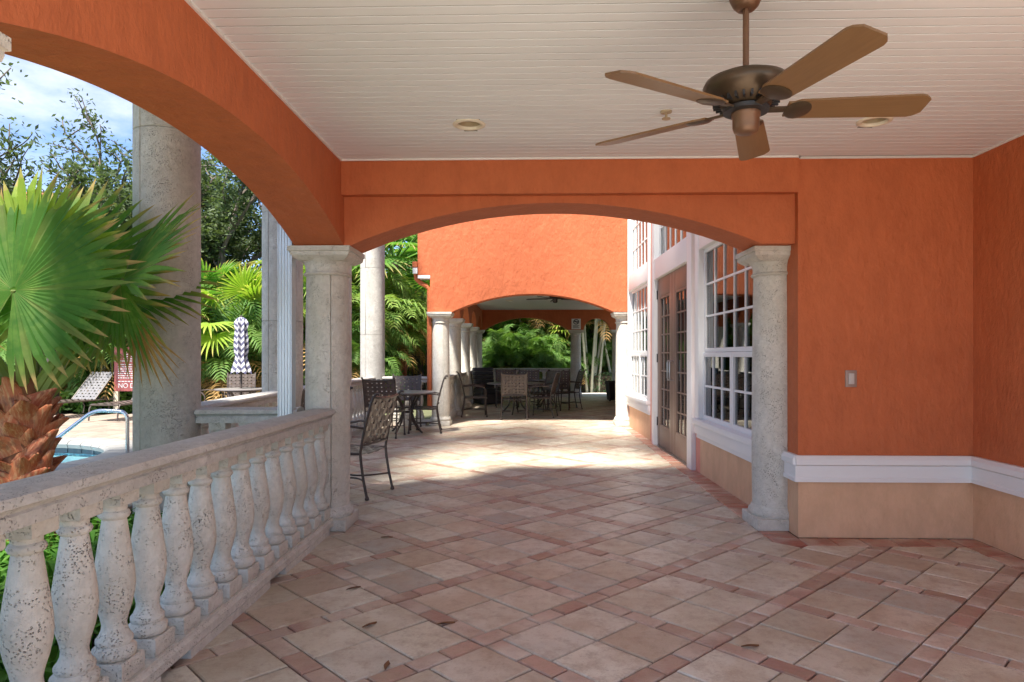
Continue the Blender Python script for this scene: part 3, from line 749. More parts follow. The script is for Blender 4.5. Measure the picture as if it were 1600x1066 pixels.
def ceiling_fan(label, x, y, zc, zb, rad, phis, wood_mat, body_mat, dark_mat, wid=.074):
    f = thing('ceiling_fan', label, 'ceiling fan', (x, y, zb))
    H = zc-zb
    link('canopy', MB().lathe([(.018, H-.085), (.035, H-.085), (.05, H-.07), (.062, H-.045), (.07, H-.012), (.07, H)], 28).mesh('canopy', body_mat, True, 50), f)
    link('downrod', MB().tube([(0, 0, .1), (0, 0, H-.07)], .0125, 12).mesh('downrod', body_mat, True), f)
    mo = link('motor_housing', MB().lathe([(.02, .145), (.06, .142), (.12, .132), (.158, .115), (.168, .095), (.163, .075), (.146, .055), (.125, .035), (.1, .02), (.085, .012), (.06, .008)], 40).mesh('motor_housing', dark_mat, True, 60), f)
    vm = MB().box((.092, -.004, .018), (.128, .004, .043)).mesh('vent_slot', 'black_plastic')
    for i in range(26): link('vent_slot', vm, mo, (0, 0, 0), (0, 0, 2*math.pi*i/26))
    link('flywheel', MB().lathe([(.03, -.012), (.088, -.01), (.09, .006), (.05, .012)], 32).mesh('flywheel', 'black_plastic', True), f)
    link('switch_cup', MB().lathe([(.004, -.098), (.03, -.096), (.046, -.088), (.052, -.07), (.052, -.03), (.056, -.026), (.056, -.012), (.03, -.011)], 28).mesh('switch_cup', body_mat, True, 50), f)
    # blade outline, along +x
    L0 = .155; up = []
    for i in range(25):
        t_ = i/24; x_ = L0+(rad-L0)*t_
        h = wid*(.80+.20*t_)
        if t_ > .9: h *= 1-((t_-.9)/.1)**2.5*.42
        if t_ < .06: h *= .8
        up.append((x_, h))
    m = MB(); k = len(up)
    for z in (-.004, .004): m.v += [(x_, h, z) for x_, h in up]+[(x_, -h, z) for x_, h in up]
    for i in range(k-1):
        m.f += [(i, i+1, k+i+1, k+i), (2*k+i, 3*k+i, 3*k+i+1, 2*k+i+1), (i, 2*k+i, 2*k+i+1, i+1), (k+i, k+i+1, 3*k+i+1, 3*k+i)]
    m.f += [(0, k, 3*k, 2*k), (k-1, 3*k-1, 4*k-1, 2*k-1)]
    bm_ = m.mesh('blade', wood_mat)
    im = MB().box((.06, -.016, -.004), (.20, .016, .004)); im.lathe([(.001, -.011), (.04, -.011), (.052, -.006), (.052, -.0045)], 20)
    im.v = [(p[0]+(.2 if i >= 8 else 0), p[1]*(1.15 if i >= 8 else 1), p[2]-.0005) for i, p in enumerate(im.v)]
    im_ = im.mesh('blade_iron', dark_mat, True, 40)
    for p in phis:
        e = Matrix.Rotation(R(p), 4, 'Z') @ Matrix.Rotation(R(-13), 4, 'X')
        b_ = link('blade', bm_, f, rot=e.to_euler()); link('blade_iron', im_, b_)
    return f
ceiling_fan('brown five blade ceiling fan hanging over the near terrace', .866, 2.745, CEIL, 2.335, .69, [-3+72*i for i in range(5)], 'blade_wood', 'fan_bronze', 'fan_motor')
ceiling_fan('dark ceiling fan under the far covered terrace ceiling', .56, 15.1, 2.84, 2.62, .66, [20+72*i for i in range(5)], 'fan_dark', 'fan_dark', 'fan_dark')

# ------------------------------------------------------------------ woven chairs, tables
def ribbon(n, ln, w, th, wave, ph, bend):
    """woven strap along x, n crossings; bend(x) gives the offset"""
    m = MB(); k = 2*n+1
    for i in range(k):
        x = -ln/2+ln*i/(k-1); z = bend(x)+wave*math.cos(math.pi*(i/2+ph))
        m.v += [(x, -w/2, z-th), (x, w/2, z-th), (x, w/2, z+th), (x, -w/2, z+th)]
    for i in range(k-1):
        for j in range(4): j2 = (j+1) % 4; m.f.append((4*i+j, 4*i+j2, 4*i+4+j2, 4*i+4+j))
    m.f += [(3, 2, 1, 0), (4*k-4, 4*k-3, 4*k-2, 4*k-1)]
    return m
def woven(par, wx, wy, nx, ny, sw_, loc, rot, mat, sag=.0, name='strap'):
    """panel wx by wy of crossing straps in its own x-y plane"""
    e = Euler(rot).to_matrix().to_4x4()
    for ph in (0, 1):
        hm = ribbon(nx, wx, sw_, .0015, .0035, ph, lambda x: -sag*(1-(2*x/wx)**2)).mesh(name, mat)
        for j in range(ny):
            if j % 2 == ph:
                y = -wy/2+wy*(j+.5)/ny; p = e @ Vector((0, y, 0)); link(name, hm, par, Vector(loc)+p, rot)
        vm = ribbon(ny, wy, sw_, .0015, .0035, ph+1, lambda x: 0)
        vm.xf(Matrix.Rotation(R(90), 4, 'Z')); vmm = vm.mesh(name, mat)
        for i in range(nx):
            if i % 2 == ph:
                x = -wx/2+wx*(i+.5)/nx; p = e @ Vector((x, 0, -sag*(1-(2*x/wx)**2))); link(name, vmm, par, Vector(loc)+p, rot)
def arc(p, q, bulge, n=8):
    p, q, b_ = Vector(p), Vector(q), Vector(bulge); return [p.lerp(q, i/n)+b_*(4*(i/n)*(1-i/n)) for i in range(n+1)]
def make_chair(strap='strap'):
    c = thing('woven_chair', '', 'chair')
    hw = .265
    for s in (-1, 1):
        x = s*hw
        link('rear_leg', MB().tube([(x, -.215, .44), (x*1.0, -.225, .34), (x*1.01, -.25, .18), (x*1.02, -.285, .03)], .0135, 8).mesh('rear_leg', 'bronze', True), c)
        link('front_leg', MB().tube([(x, .24, .43), (x, .245, .3), (x*1.01, .255, .15), (x*1.02, .265, .03)], .0135, 8).mesh('front_leg', 'bronze', True), c)
        for y in (-.287, .266):
            link('foot', MB().lathe([(.008, 0), (.019, .004), (.021, .018), (.015, .034), (.012, .04)], 12).mesh('foot', 'bronze', True), c, (x*1.02, y, 0))
        link('back_post', MB().tube([(x, -.215, .435), (x, -.235, .55), (x, -.275, .72), (x, -.325, .90), (x, -.352, .965), (x, -.385, .995), (x, -.415, .99)], .013, 8).mesh('back_post', 'bronze', True), c)
        link('arm', MB().tube([(x, -.265, .67), (x*1.04, -.1, .69), (x*1.06, .08, .685), (x*1.06, .2, .66), (x*1.04, .25, .60), (x*1.01, .25, .52), (x, .24, .43)], .012, 8).mesh('arm', 'bronze', True), c)
        link('seat_rail', MB().tube([(x, -.215, .43), (x, 0, .425), (x, .18, .43), (x, .25, .42)], .013, 8).mesh('seat_rail', 'bronze', True), c)
        link('stretcher', MB().tube(arc((x, -.25, .17), (x, .25, .16), (-s*.2, 0, .0), 12), .009, 8).mesh('stretcher', 'bronze', True), c)
    link('seat_bar', MB().tube(arc((-hw, .25, .42), (hw, .25, .42), (0, .03, -.01)), .012, 8).mesh('seat_bar', 'bronze', True), c)
    link('top_bar', MB().tube(arc((-hw, -.352, .965), (hw, -.352, .965), (0, -.02, -.02)), .012, 8).mesh('top_bar', 'bronze', True), c)
    link('lower_bar', MB().tube(arc((-hw, -.228, .51), (hw, -.228, .51), (0, -.02, .0)), .011, 8).mesh('lower_bar', 'bronze', True), c)
    woven(c, .53, .46, 7, 7, .052, (0, .01, .432), (0, 0, 0), strap, .018, 'seat_strap')
    a = math.atan2(.455, -.124)
    woven(c, .53, .47, 7, 7, .050, (0, -.292, .738), (a, 0, 0), strap, .012, 'back_strap')
    return c
chair = make_chair()
def table(label, x, y, r=.52, z=.72, rz=0):
    t_ = thing('round_table', label, 'table', (x, y, 0), rz)
    link('tabletop', MB().lathe([(.02, z-.02), (r-.03, z-.022), (r-.012, z-.028), (r, z-.018), (r, z-.004), (r-.01, z)], 40).mesh('tabletop', 'table_top', True, 40), t_)
    for k in range(4):
        a = math.pi/4+k*math.pi/2; d = Vector((math.cos(a), math.sin(a), 0))
        link('leg', MB().tube([d*.30+Vector((0,0,z-.03)), d*.16+Vector((0,0,.52)), d*.10+Vector((0,0,.36)), d*.16+Vector((0,0,.20)), d*.30+Vector((0,0,.03)), d*.33+Vector((0,0,.012))], .018, 8).mesh('leg', 'bronze', True), t_)
    link('hub_ring', MB().tube([(.11*math.cos(i*math.pi/8), .11*math.sin(i*math.pi/8), .36) for i in range(17)], .012, 8).mesh('hub_ring', 'bronze', True), t_)
    link('rim_band', MB().lathe([(r*.62, z-.06), (r*.62, z-.022)], 32, cap=False).mesh('rim_band', 'bronze'), t_)
    return t_
# rz: direction the sitter looks; 0 = away from the camera (+y)
CH = [((-1.73, 6.61), 76, 'woven chair closest to the camera, seen from behind beside the near column'),
      ((-2.42, 11.25), -4, 'woven chair with its back to the camera at the left table'),
      ((-2.33, 12.52), 182, 'woven chair facing the camera behind the left table'),
      ((-1.86, 11.95), 97, 'woven chair turned left on the right side of the left table'),
      ((-2.45, 7.65), 40, 'woven chair mostly hidden behind the downspout and near column'),
      ((-.34, 14.52), 2, 'front woven chair of the far table, its back to the camera'),
      ((-1.24, 15.1), -83, 'woven chair turned right beside the far balustrade'),
      ((.28, 15.0), 78, 'woven chair turned left at the right side of the far table'),
      ((-.05, 17.55), 176, 'woven chair facing the camera behind the far table'),
      ((.35, 16.6), 130, 'woven chair behind the far table, its back turned to the right'),
      ((.72, 17.1), 175, 'dark woven chair at the back, left of the end column'),
      ((.98, 17.3), 100, 'rearmost woven chair, turned left near the end column'),
      ((-.62, 17.9), 185, 'woven chair at the back left of the far table, facing the camera')]
for i, ((x, y), rz, lb) in enumerate(CH):
    c = chair if i == 0 else copy_tree(chair)
    c.location = (x, y, 0); c.rotation_euler = (0, 0, R(rz)); c['label'] = lb; c['group'] = 'woven terrace chairs'
table('round table with four curved legs among the left woven chairs', -2.16, 11.9, .5, .72, .3)
table('round table among the far woven chairs', -.34, 15.75, .66, .72, .6)
table('round table at the back of the far chairs', .45, 18.1, .5, .72, .2)
# ribbed high-back seat at the far left
rc = thing('padded_seat', 'tall dark padded seat with ribbed back beyond the far balustrade chairs', 'chair', (-1.18, 18.9, 0), R(-150))
m = MB()
for i in range(6): link('back_cushion', soft_box((-.3, -.3+.02*i*-1, .36+i*.11), (.3, -.14-.02*i, .465+i*.11), .03).mesh('back_cushion', 'dark_cushion', True, 60), rc)
link('seat_cushion', soft_box((-.31, -.28, .3), (.31, .3, .44), .04).mesh('seat_cushion', 'dark_cushion', True, 60), rc)
link('base', soft_box((-.3, -.28, .02), (.3, .28, .298), .02).mesh('base', 'dark_cushion', True), rc)
for s in (-1, 1): link('frame', MB().tube([(s*.33, -.2, 0), (s*.33, -.28, .5), (s*.33, -.40, .98), (s*.3, -.46, 1.03)], .014, 8).mesh('frame', 'bronze', True), rc)
# bin
bn = thing('waste_bin', 'black wheeled plastic bin behind the right far column', 'bin', (2.50, 20.4, 0), .2)
link('body', MB().sqstack([(.15, .03), (.19, .5), (.2, .52), (.2, .55)]).mesh('body', 'black_plastic'), bn)
link('lid', soft_box((-.21, -.21, .551), (.21, .21, .60), .02).mesh('lid', 'black_plastic', True), bn)
for s in (-1, 1): link('wheel', MB().lathe([(.02, -.02), (.06, -.02), (.06, .02), (.02, .02)], 16).xf(Matrix.Rotation(R(90), 4, 'Y')).mesh('wheel', 'black_plastic'), bn, (s*.17, -.17, .06))
# little white sign at the end
sg = thing('pictogram_sign', 'small white pictogram sign on the end wall above a column', 'sign', (1.50, 22.075, 2.38))
link('board', MB().box((-.15, -.012, -.17), (.15, 0, .17)).mesh('board', 'sign_white'), sg)
link('ring', MB().tube([(.085*math.cos(i*math.pi/8), -.016, .07+.075*math.sin(i*math.pi/8)) for i in range(17)], .012, 6).mesh('ring', 'sign_ink'), sg)
link('bar', MB().tube([(-.06, -.016, .12), (.06, -.016, .02)], .011, 6).mesh('bar', 'sign_ink'), sg)
link('mark', MB().box((-.07, -.018, .06), (.07, -.012, .085)).mesh('mark', 'sign_ink'), sg)
for i in range(3): link('print_line', MB().box((-.1, -.016, -.06-.035*i), (.1-.03*(i % 2), -.012, -.045-.035*i)).mesh('print_line', 'sign_ink'), sg)

# ------------------------------------------------------------------ pool side furniture
def pxy(px, Y):
    """bearing of a picture column at distance Y (only used to lay the garden out)"""
    u = (px-800)/1060; th = math.atan(28/1060); return math.tan(math.atan(u)-th)*Y
pr_ = thing('pool_handrail', 'polished steel handrail bent over the edge of the round pool', 'handrail', (-5.42, 9.0, 0))
def bez(pts, rad=.12, n=5):
    o = [Vector(pts[0])]
    for i in range(1, len(pts)-1):
        a, b_, c = Vector(pts[i-1]), Vector(pts[i]), Vector(pts[i+1]); p = b_+(a-b_).normalized()*rad; q = b_+(c-b_).normalized()*rad
        for k in range(n+1): t_ = k/n; o.append(p*(1-t_)**2+b_*2*t_*(1-t_)+q*t_*t_)
    o.append(Vector(pts[-1])); return o
link('tube', MB().tube(bez([(0, 0, -.02), (0, 0, .60), (-.42, -.06, .62), (-.98, -.16, .16)]), .024, 12).mesh('tube', 'steel', True), pr_)
link('flange', MB().lathe([(.025, 0.04), (.05, .02), (.055, 0.005)], 16).mesh('flange', 'steel', True), pr_, (0, 0, .0))
link('end_grip', MB().tube([(-.96, -.157, .178), (-1.06, -.175, .095)], .04, 12).mesh('end_grip', 'downspout', True), pr_)
def lounger():
    l = thing('sun_lounger', '', 'sun lounger')
    for s in (-1, 1):
        link('side_rail', MB().tube([(s*.32, 1.0, .34), (s*.32, -.35, .35), (s*.32, -.95, .34), (s*.32, -1.0, .26), (s*.32, -1.02, .02)], .016, 8).mesh('side_rail', 'bronze', True), l)
        link('leg', MB().tube([(s*.32, .55, .34), (s*.32, .62, .18), (s*.32, .58, .02)], .016, 8).mesh('leg', 'bronze', True), l)
        link('back_rail', MB().tube([(s*.30, .22, .36), (s*.30, .83, .97)], .014, 8).mesh('back_rail', 'bronze', True), l)
    for y in (-.98, .98): link('cross_bar', MB().tube([(-.32, y, .34), (.32, y, .34)], .014, 8).mesh('cross_bar', 'bronze', True), l)
    woven(l, .62, 1.2, 7, 14, .055, (0, -.38, .36), (0, 0, 0), 'strap', .0, 'seat_strap')
    woven(l, .62, .86, 7, 10, .055, (0, .525, .665), (math.atan2(.61, .61), 0, 0), 'strap_light', .0, 'back_strap')
    return l
l1 = lounger(); l1.location = (pxy(118, 14.9), 14.9, 0); l1.rotation_euler = (0, 0, R(-8)); l1['label'] = 'woven sun lounger with raised back on the pool deck, left of the red sign'; l1['group'] = 'sun loungers by the pool'
copy_tree(l1, (pxy(214, 14.6), 14.6, 0), R(-6), 'woven sun lounger under the red sign, half hidden by massive column')
# red pool sign
ps = thing('pool_sign', 'red pool sign with white lettering, partly hidden behind massive column', 'sign', (pxy(178, 15.6), 15.6, 0), R(-2))
link('board', soft_box((0, 0, .52), (1.02, .04, 1.55), .01).mesh('board', 'sign_red'), ps)
for x in (.04, .95): link('post', MB().box((x-.06, -.0, 0), (x+.06, .06, .519)).mesh('post', 'cream_wall'), ps)
def text(body, size, mat, parent, loc, rot, name='lettering', align='LEFT'):
    cu = bpy.data.curves.new('t', 'FONT'); cu.body = body; cu.size = size; cu.extrude = .002; cu.align_x = align
    o = bpy.data.objects.new('t', cu); COL.objects.link(o); bpy.context.view_layer.update()
    me = bpy.data.meshes.new_from_object(o); bpy.data.objects.remove(o); me.materials.clear(); me.materials.append(M[mat])
    return link(name, me, parent, loc, rot)
text('NO DIVING', .155, 'sign_white', ps, (.10, -.003, .60), (R(90), 0, 0))
y = 1.44
for i in range(13):
    m = MB(); x = .30-.02*i if i < 4 else .1; e = 1.02-x if i < 4 else .95; h = .016
    while x < e:
        w_ = random.uniform(.03, .09); m.box((x, -.005, y-h), (min(x+w_, e), -.0005, y+h*.3)); x += w_+.018
    if i in (4, 11): y -= .03
    link('print_line', m.mesh('print_line', 'sign_white'), ps); y -= .052
# dark post, cream house with tiled roof
pp = thing('garden_post', 'dark square post left of the sun loungers', 'post', (pxy(83, 15.2), 15.2, 0))
link('shaft', soft_box((-.09, -.09, 0), (.09, .09, 2.9), .01).mesh('post_shaft', 'bronze'), pp)
link('base_plate', MB().box((-.12, -.12, -.01), (.12, .12, .03)).mesh('base_plate', 'bronze'), pp)
hs = thing('cream_house', 'cream block house with red tiled roof far behind the fan palm', 'house', (-24, 25, 0))
hw = link('wall', MB().box((-9, 0, -.1), (6.5, 8, 6.4)).mesh('house_wall', 'cream_wall'), hs)
bm_ = bevel_box((0, 0, 0), (.58, .19, .03), .006); bm_.xf(Matrix.Rotation(R(90), 4, 'X')); blk = bm_.mesh('block', 'cream_wall')
for r in range(8):
    for i in range(20): link('block', blk, hw, (-5.6+i*.6+(.3 if r % 2 else 0), -.001, .05+r*.2))
for x in (-5, -1.5, 2.0, 5.0):
    for z in (2.0, 4.4):
        w = link('window', MB().box((x-.5, -.05, z), (x+.5, .02, z+1.2)).mesh('window_frame', 'white_trim'), hs)
        link('pane', MB().box((x-.43, -.06, z+.07), (x+.43, -.051, z+1.13)).mesh('pane_dark', 'pool_tile'), w)
rf = link('roof', MB().add([(-9.6, -.7, 6.4), (7.1, -.7, 6.4), (7.1, 8.7, 6.4), (-9.6, 8.7, 6.4), (-5, 4, 8.4), (3, 4, 8.4)], [(0, 1, 5, 4), (1, 2, 5), (2, 3, 4, 5), (3, 0, 4), (3, 2, 1, 0)]).mesh('roof', 'roof_tile'), hs)
m = MB()
for i in range(56):
    x = -9.5+i*.3; t_ = 0 if -5 <= x <= 3 else ((-5-x)/4.6 if x < -5 else (x-3)/4.1); k = 1-min(1, t_)
    if k > .02: m.tube([(x, -.72, 6.43), (x, -.7+4.7*k, 6.43+2.0*k)], .09, 6)
link('tile_ridge', m.mesh('tile_ridge', 'roof_tile'), rf)
# closed umbrella and table on the pool deck
ux, uy_ = pxy(377, 12.9), 12.9
um = thing('closed_umbrella', 'closed blue and white zigzag umbrella in the pool side table', 'umbrella', (ux, uy_, 0))
link('pole', MB().tube([(0, 0, 0), (0, 0, 2.06)], .02, 10).mesh('pole', 'bronze', True), um)
m = MB(); seg = 32
pf = [(.035, 2.09), (.075, 2.06), (.12, 1.98), (.10, 1.86), (.115, 1.72), (.125, 1.55), (.115, 1.42), (.095, 1.33), (.115, 1.24), (.15, 1.12), (.175, 1.03)]
for r, z in pf:
    for i in range(seg):
        a = 2*math.pi*i/seg; k = 1+.22*math.cos(8*a+.6*math.sin(z*5)); m.v.append((r*k*math.cos(a), r*k*math.sin(a), z-.03*(math.cos(8*a) if z < 1.1 else 0)))
for j in range(len(pf)-1):
    for i in range(seg): i2 = (i+1) % seg; m.f.append((j*seg+i, j*seg+i2, (j+1)*seg+i2, (j+1)*seg+i))
m.f.append(tuple(range(seg)))
link('canopy', m.mesh('canopy', 'stripe', True, 60), um)
link('finial', MB().lathe([(.005, 2.13), (.02, 2.12), (.024, 2.10), (.012, 2.08)], 12).mesh('finial', 'bronze', True), um)
link('base', MB().lathe([(.03, .1), (.05, .05), (.24, .04), (.25, 0)], 24).mesh('base', 'bronze', True), um)
table('round table under the closed umbrella on the pool deck', ux, uy_, .48, .72, .5)
for dx, dy, rz, lb in ((-.66, -.2, -100, 'woven chair left of the umbrella table on the pool deck'), (-.28, .62, 200, 'woven chair behind the umbrella table on the pool deck'), (.5, .5, 130, 'woven chair right of the umbrella table, beside the tall column')):
    copy_tree(chair, (ux+dx, uy_+dy, 0), R(rz), lb)
# garden fence far behind (between the last tall column and the facade)
gf = thing('garden_fence', 'black metal picket fence with brick gate post beyond the left table', 'fence', (-4.15, 21.0, 0))
link('gate_post', soft_box((.0, 0, 0), (.28, .28, 1.75), .01).mesh('gate_post', 'roof_tile'), gf)
link('white_post', soft_box((-.26, 0, 0), (-.05, .2, 1.6), .01).mesh('white_post', 'white_trim'), gf)
pk = MB().box((-.01, -.01, 0), (.01, .01, 1.55)).mesh('picket', 'iron')
for i in range(9): link('picket', pk, gf, (.36+.11*i, .1, 0))
for z in (.25, 1.3, 1.5): link('rail', MB().box((.28, .085, z), (1.35, .115, z+.03)).mesh('rail', 'iron'), gf)

# ------------------------------------------------------------------ fan palm (near)
PX, PY = -3.38, 4.45
fp = thing('fan_palm', 'young fan palm with rust red trunk and big green fans behind the near balustrade', 'palm', (PX, PY, 0))
rnd = random.Random(3)
tk = link('trunk', MB().lathe([(.17, -.05), (.16, .3), (.15, .7), (.13, 1.0), (.10, 1.18), (.05, 1.25)], 20).mesh('trunk', 'trunk_core', True, 80), fp)
def boot_mesh(w, h, out_, tip):
    m = MB(); z0 = -.05; up = []
    for t_ in (0, .25, .5, .75, 1):
        hw_ = w*(1-t_**1.3)**.9+.012; y = .02+out_*t_**1.6; z = h*t_; c = .05*(1-t_)
        up.append([(-hw_, y-c*.4-hw_*.35, z), (-hw_*.5, y+.012, z-.004), (0, y+.018+.01*(1-t_), z-.01), (hw_*.5, y+.012, z-.004), (hw_, y-c*.4-hw_*.35, z)])
    k = 5
    for r in up: m.v += r
    for r in up: m.v += [(x*.96, y-.022, z) for x, y, z in r]
    n_ = len(up)
    for j in range(n_-1):
        for i in range(k-1):
            m.f += [(j*k+i, j*k+i+1, (j+1)*k+i+1, (j+1)*k+i), (n_*k+j*k+i, n_*k+(j+1)*k+i, n_*k+(j+1)*k+i+1, n_*k+j*k+i+1)]
        for i in (0, k-1): m.f.append((j*k+i, (j+1)*k+i, n_*k+(j+1)*k+i, n_*k+j*k+i))
    e = (n_-1)*k; m.f += [(e+i, e+i+1, n_*k+e+i+1, n_*k+e+i) for i in range(k-1)]
    return m.mesh('leaf_base', 'boot', True, 50)
bms = [boot_mesh(.15, .22, .10, 0), boot_mesh(.17, .19, .14, 0), boot_mesh(.13, .27, .08, 0), boot_mesh(.16, .16, .17, 0)]
nb = 84
for i in range(nb):
    z = -.02+1.06*i/nb; a = i*2.39996+rnd.uniform(-.2, .2); r = .165-.035*(z/1.1)**2
    link('leaf_base', bms[(i*7) % 4], tk, ((r-.04)*math.cos(a), (r-.04)*math.sin(a), z), (rnd.uniform(-.12, .2), rnd.uniform(-.45, .45), a-math.pi/2), rnd.uniform(.65, .95))
def fan_leaf(nseg, rad, span, droop, split, seed):
    """fan in the x-y plane, +y is the leaf axis, +z its upper side; folded segments"""
    g_ = random.Random(seed); m = MB(); da = span/nseg; m.tip = []
    for i in range(nseg):
        a = -span/2+da*(i+.5); rl = rad*(1-.18*(abs(a)/(span/2))**2)*g_.uniform(.93, 1.05)
        d = Vector((math.sin(a), math.cos(a), 0)); p = Vector((math.cos(a), -math.sin(a), 0))
        tw = g_.uniform(-.03, .03); tipd = droop*g_.uniform(.6, 1.5); sp_ = split*g_.uniform(.9, 1.12)
        rows = []; dry = g_.uniform(0, 1); kink = g_.uniform(.0, .35) if g_.random() < .22 else 0
        for t_ in (.03, .25, split*.75, sp_, .5*(sp_+1), .88, 1.0):
            rr_ = rl*t_
            hw_ = rr_*math.tan(da/2) if t_ <= sp_ else rl*sp_*math.tan(da/2)*max(0, (1-t_)/(1-sp_))**.75
            fold = .55*hw_
            z = -tipd*rl*max(0, t_-.35)**2+.02*rl*t_-kink*rl*max(0, t_-.72)*1.6; m.tip += [(0, 0, 0, 0, .08+.15*dry, .25+.75*dry, 1.0)[len(rows)]*(1 if dry > .25 else .5)+.25*g_.random()*(i % 5 == 0)]*3
            c = d*rr_+p*(tw*rl*max(0, t_-.5)); rows.append([c-p*hw_+Vector((0, 0, z+fold*.5)), c+Vector((0, 0, z-fold*.5)), c+p*hw_+Vector((0, 0, z+fold*.5))])
        k = len(m.v)
        for r in rows: m.v += [tuple(q) for q in r]
        for j in range(len(rows)-1):
            m.f += [(k+3*j, k+3*j+1, k+3*j+4, k+3*j+3), (k+3*j+1, k+3*j+2, k+3*j+5, k+3*j+4)]
    return m
def palm_leaf(hub, axis, normal, rad, mat='fan_leaf', span=R(318), droop=.25, split=.58, seed=1, base=None, nseg=42):
    hub = Vector(hub); ax = Vector(axis).normalized(); nn = Vector(normal); nn = (nn-ax*nn.dot(ax)).normalized(); xx = ax.cross(nn)
    mt = Matrix((xx, ax, nn)).transposed().to_4x4(); mt.translation = hub
    lf = link('frond', fan_leaf(nseg, rad, span, droop, split, seed).xf(mt).leafmesh('frond', mat), fp)
    b_ = Vector(base) if base else Vector((0, 0, 1.12)); mid_ = b_.lerp(hub, .5)+Vector((0, 0, .08))
    pts = [b_*(1-t_)**2+mid_*2*t_*(1-t_)+hub*t_*t_ for t_ in [k/8 for k in range(9)]]
    link('petiole', MB().tube(pts, [.042-.028*k/8 for k in range(9)], 8).mesh('petiole', 'petiole', True), lf)
V = Vector
palm_leaf((.14, -.28, 1.76), (.12, .25, 1), (0, -1, .36), .80, 'fan_leaf', R(335), .10, .66, 1, (.03, -.04, 1.1), 48)
palm_leaf((.16, -.16, 1.93), (.36, .1, 1), (.12, -1, .30), .66, 'fan_leaf_yellow', R(150), .05, .7, 2, (.04, .0, 1.15), 24)
palm_leaf((.10, .22, 1.84), (.1, .35, 1), (0, -.9, .4), .90, 'fan_leaf', R(300), .12, .62, 3, (.0, .05, 1.15))
palm_leaf((.66, .02, 1.86), (.80, -.05, .76), (-.5, -.65, .55), .78, 'fan_leaf', R(150), .14, .56, 4, (.08, 0, 1.12), 20)
palm_leaf((.62, .04, 1.84), (-.42, -.1, -1), (.25, -1, .1), .70, 'fan_leaf', R(120), .18, .5, 5, (.1, .02, 1.08), 24)
palm_leaf((-.55, -.05, 1.80), (-1, -.1, .5), (-.1, -.7, .7), .8, 'fan_leaf', R(300), .3, .6, 6, (-.06, 0, 1.12))
palm_leaf((-.35, .35, 2.0), (-.5, .6, .9), (.1, -.6, .7), .8, 'fan_leaf', R(300), .25, .6, 7, (-.03, .04, 1.15))
palm_leaf((.30, .55, 1.80), (.3, .8, .6), (.0, -.5, .8), .74, 'fan_leaf', R(280), .35, .6, 8, (.05, .06, 1.12))
palm_leaf((.70, .10, 1.58), (.35, .05, -1), (.35, -1, .1), .50, 'dry_frond', R(64), .2, .4, 10, (.1, .04, 1.05), 9)
palm_leaf((-.4, -.35, 1.62), (-.8, -.5, -.2), (-.2, -.8, .6), .7, 'fan_leaf', R(280), .4, .55, 11, (-.06, -.05, 1.08))

# ------------------------------------------------------------------ garden
def frond(m, base, d, up, ln, nl, lw, ll, arch_, g_):
    """pinnate frond: curved rachis with two rows of leaflets"""
    d = d.normalized(); side = d.cross(up).normalized(); upv = side.cross(d)
    pts = []
    p = V(base); a = 0
    for i in range(nl+1):
        pts.append(p.copy()); t_ = i/nl; dd = d*math.cos(arch_*t_*t_*1.0)-V((0, 0, 1))*math.sin(arch_*t_*t_); p = p+dd.normalized()*(ln/nl)
    for i in range(2, nl):
        t_ = i/nl; tg = (pts[i+1]-pts[i-1]).normalized(); sd_ = tg.cross(V((0, 0, 1)))
        sd_ = sd_.normalized() if sd_.length > .05 else side
        nu = sd_.cross(tg).normalized()
        L_ = ll*math.sin(math.pi*(.12+.86*t_))**.7*g_.uniform(.85, 1.1)
        for s in (-1, 1):
            ld = (sd_*s*g_.uniform(.75, .95)+tg*.62+nu*g_.uniform(.1, .35)).normalized()
            q0 = pts[i]; q1 = q0+ld*L_*.5; q2 = q0+ld*L_+V((0, 0, -.34*L_*g_.uniform(.6, 1.5)))
            wv = tg*lw; k = len(m.v)
            m.v += [tuple(q0-wv*.25), tuple(q0+wv*.25), tuple(q1-wv*.5), tuple(q1+wv*.5), tuple(q2)]
            m.f += [(k, k+1, k+3, k+2), (k+2, k+3, k+4)]
    k0 = len(m.v)
    m.tube(pts[::max(1, nl//6)], .010, 3, False)
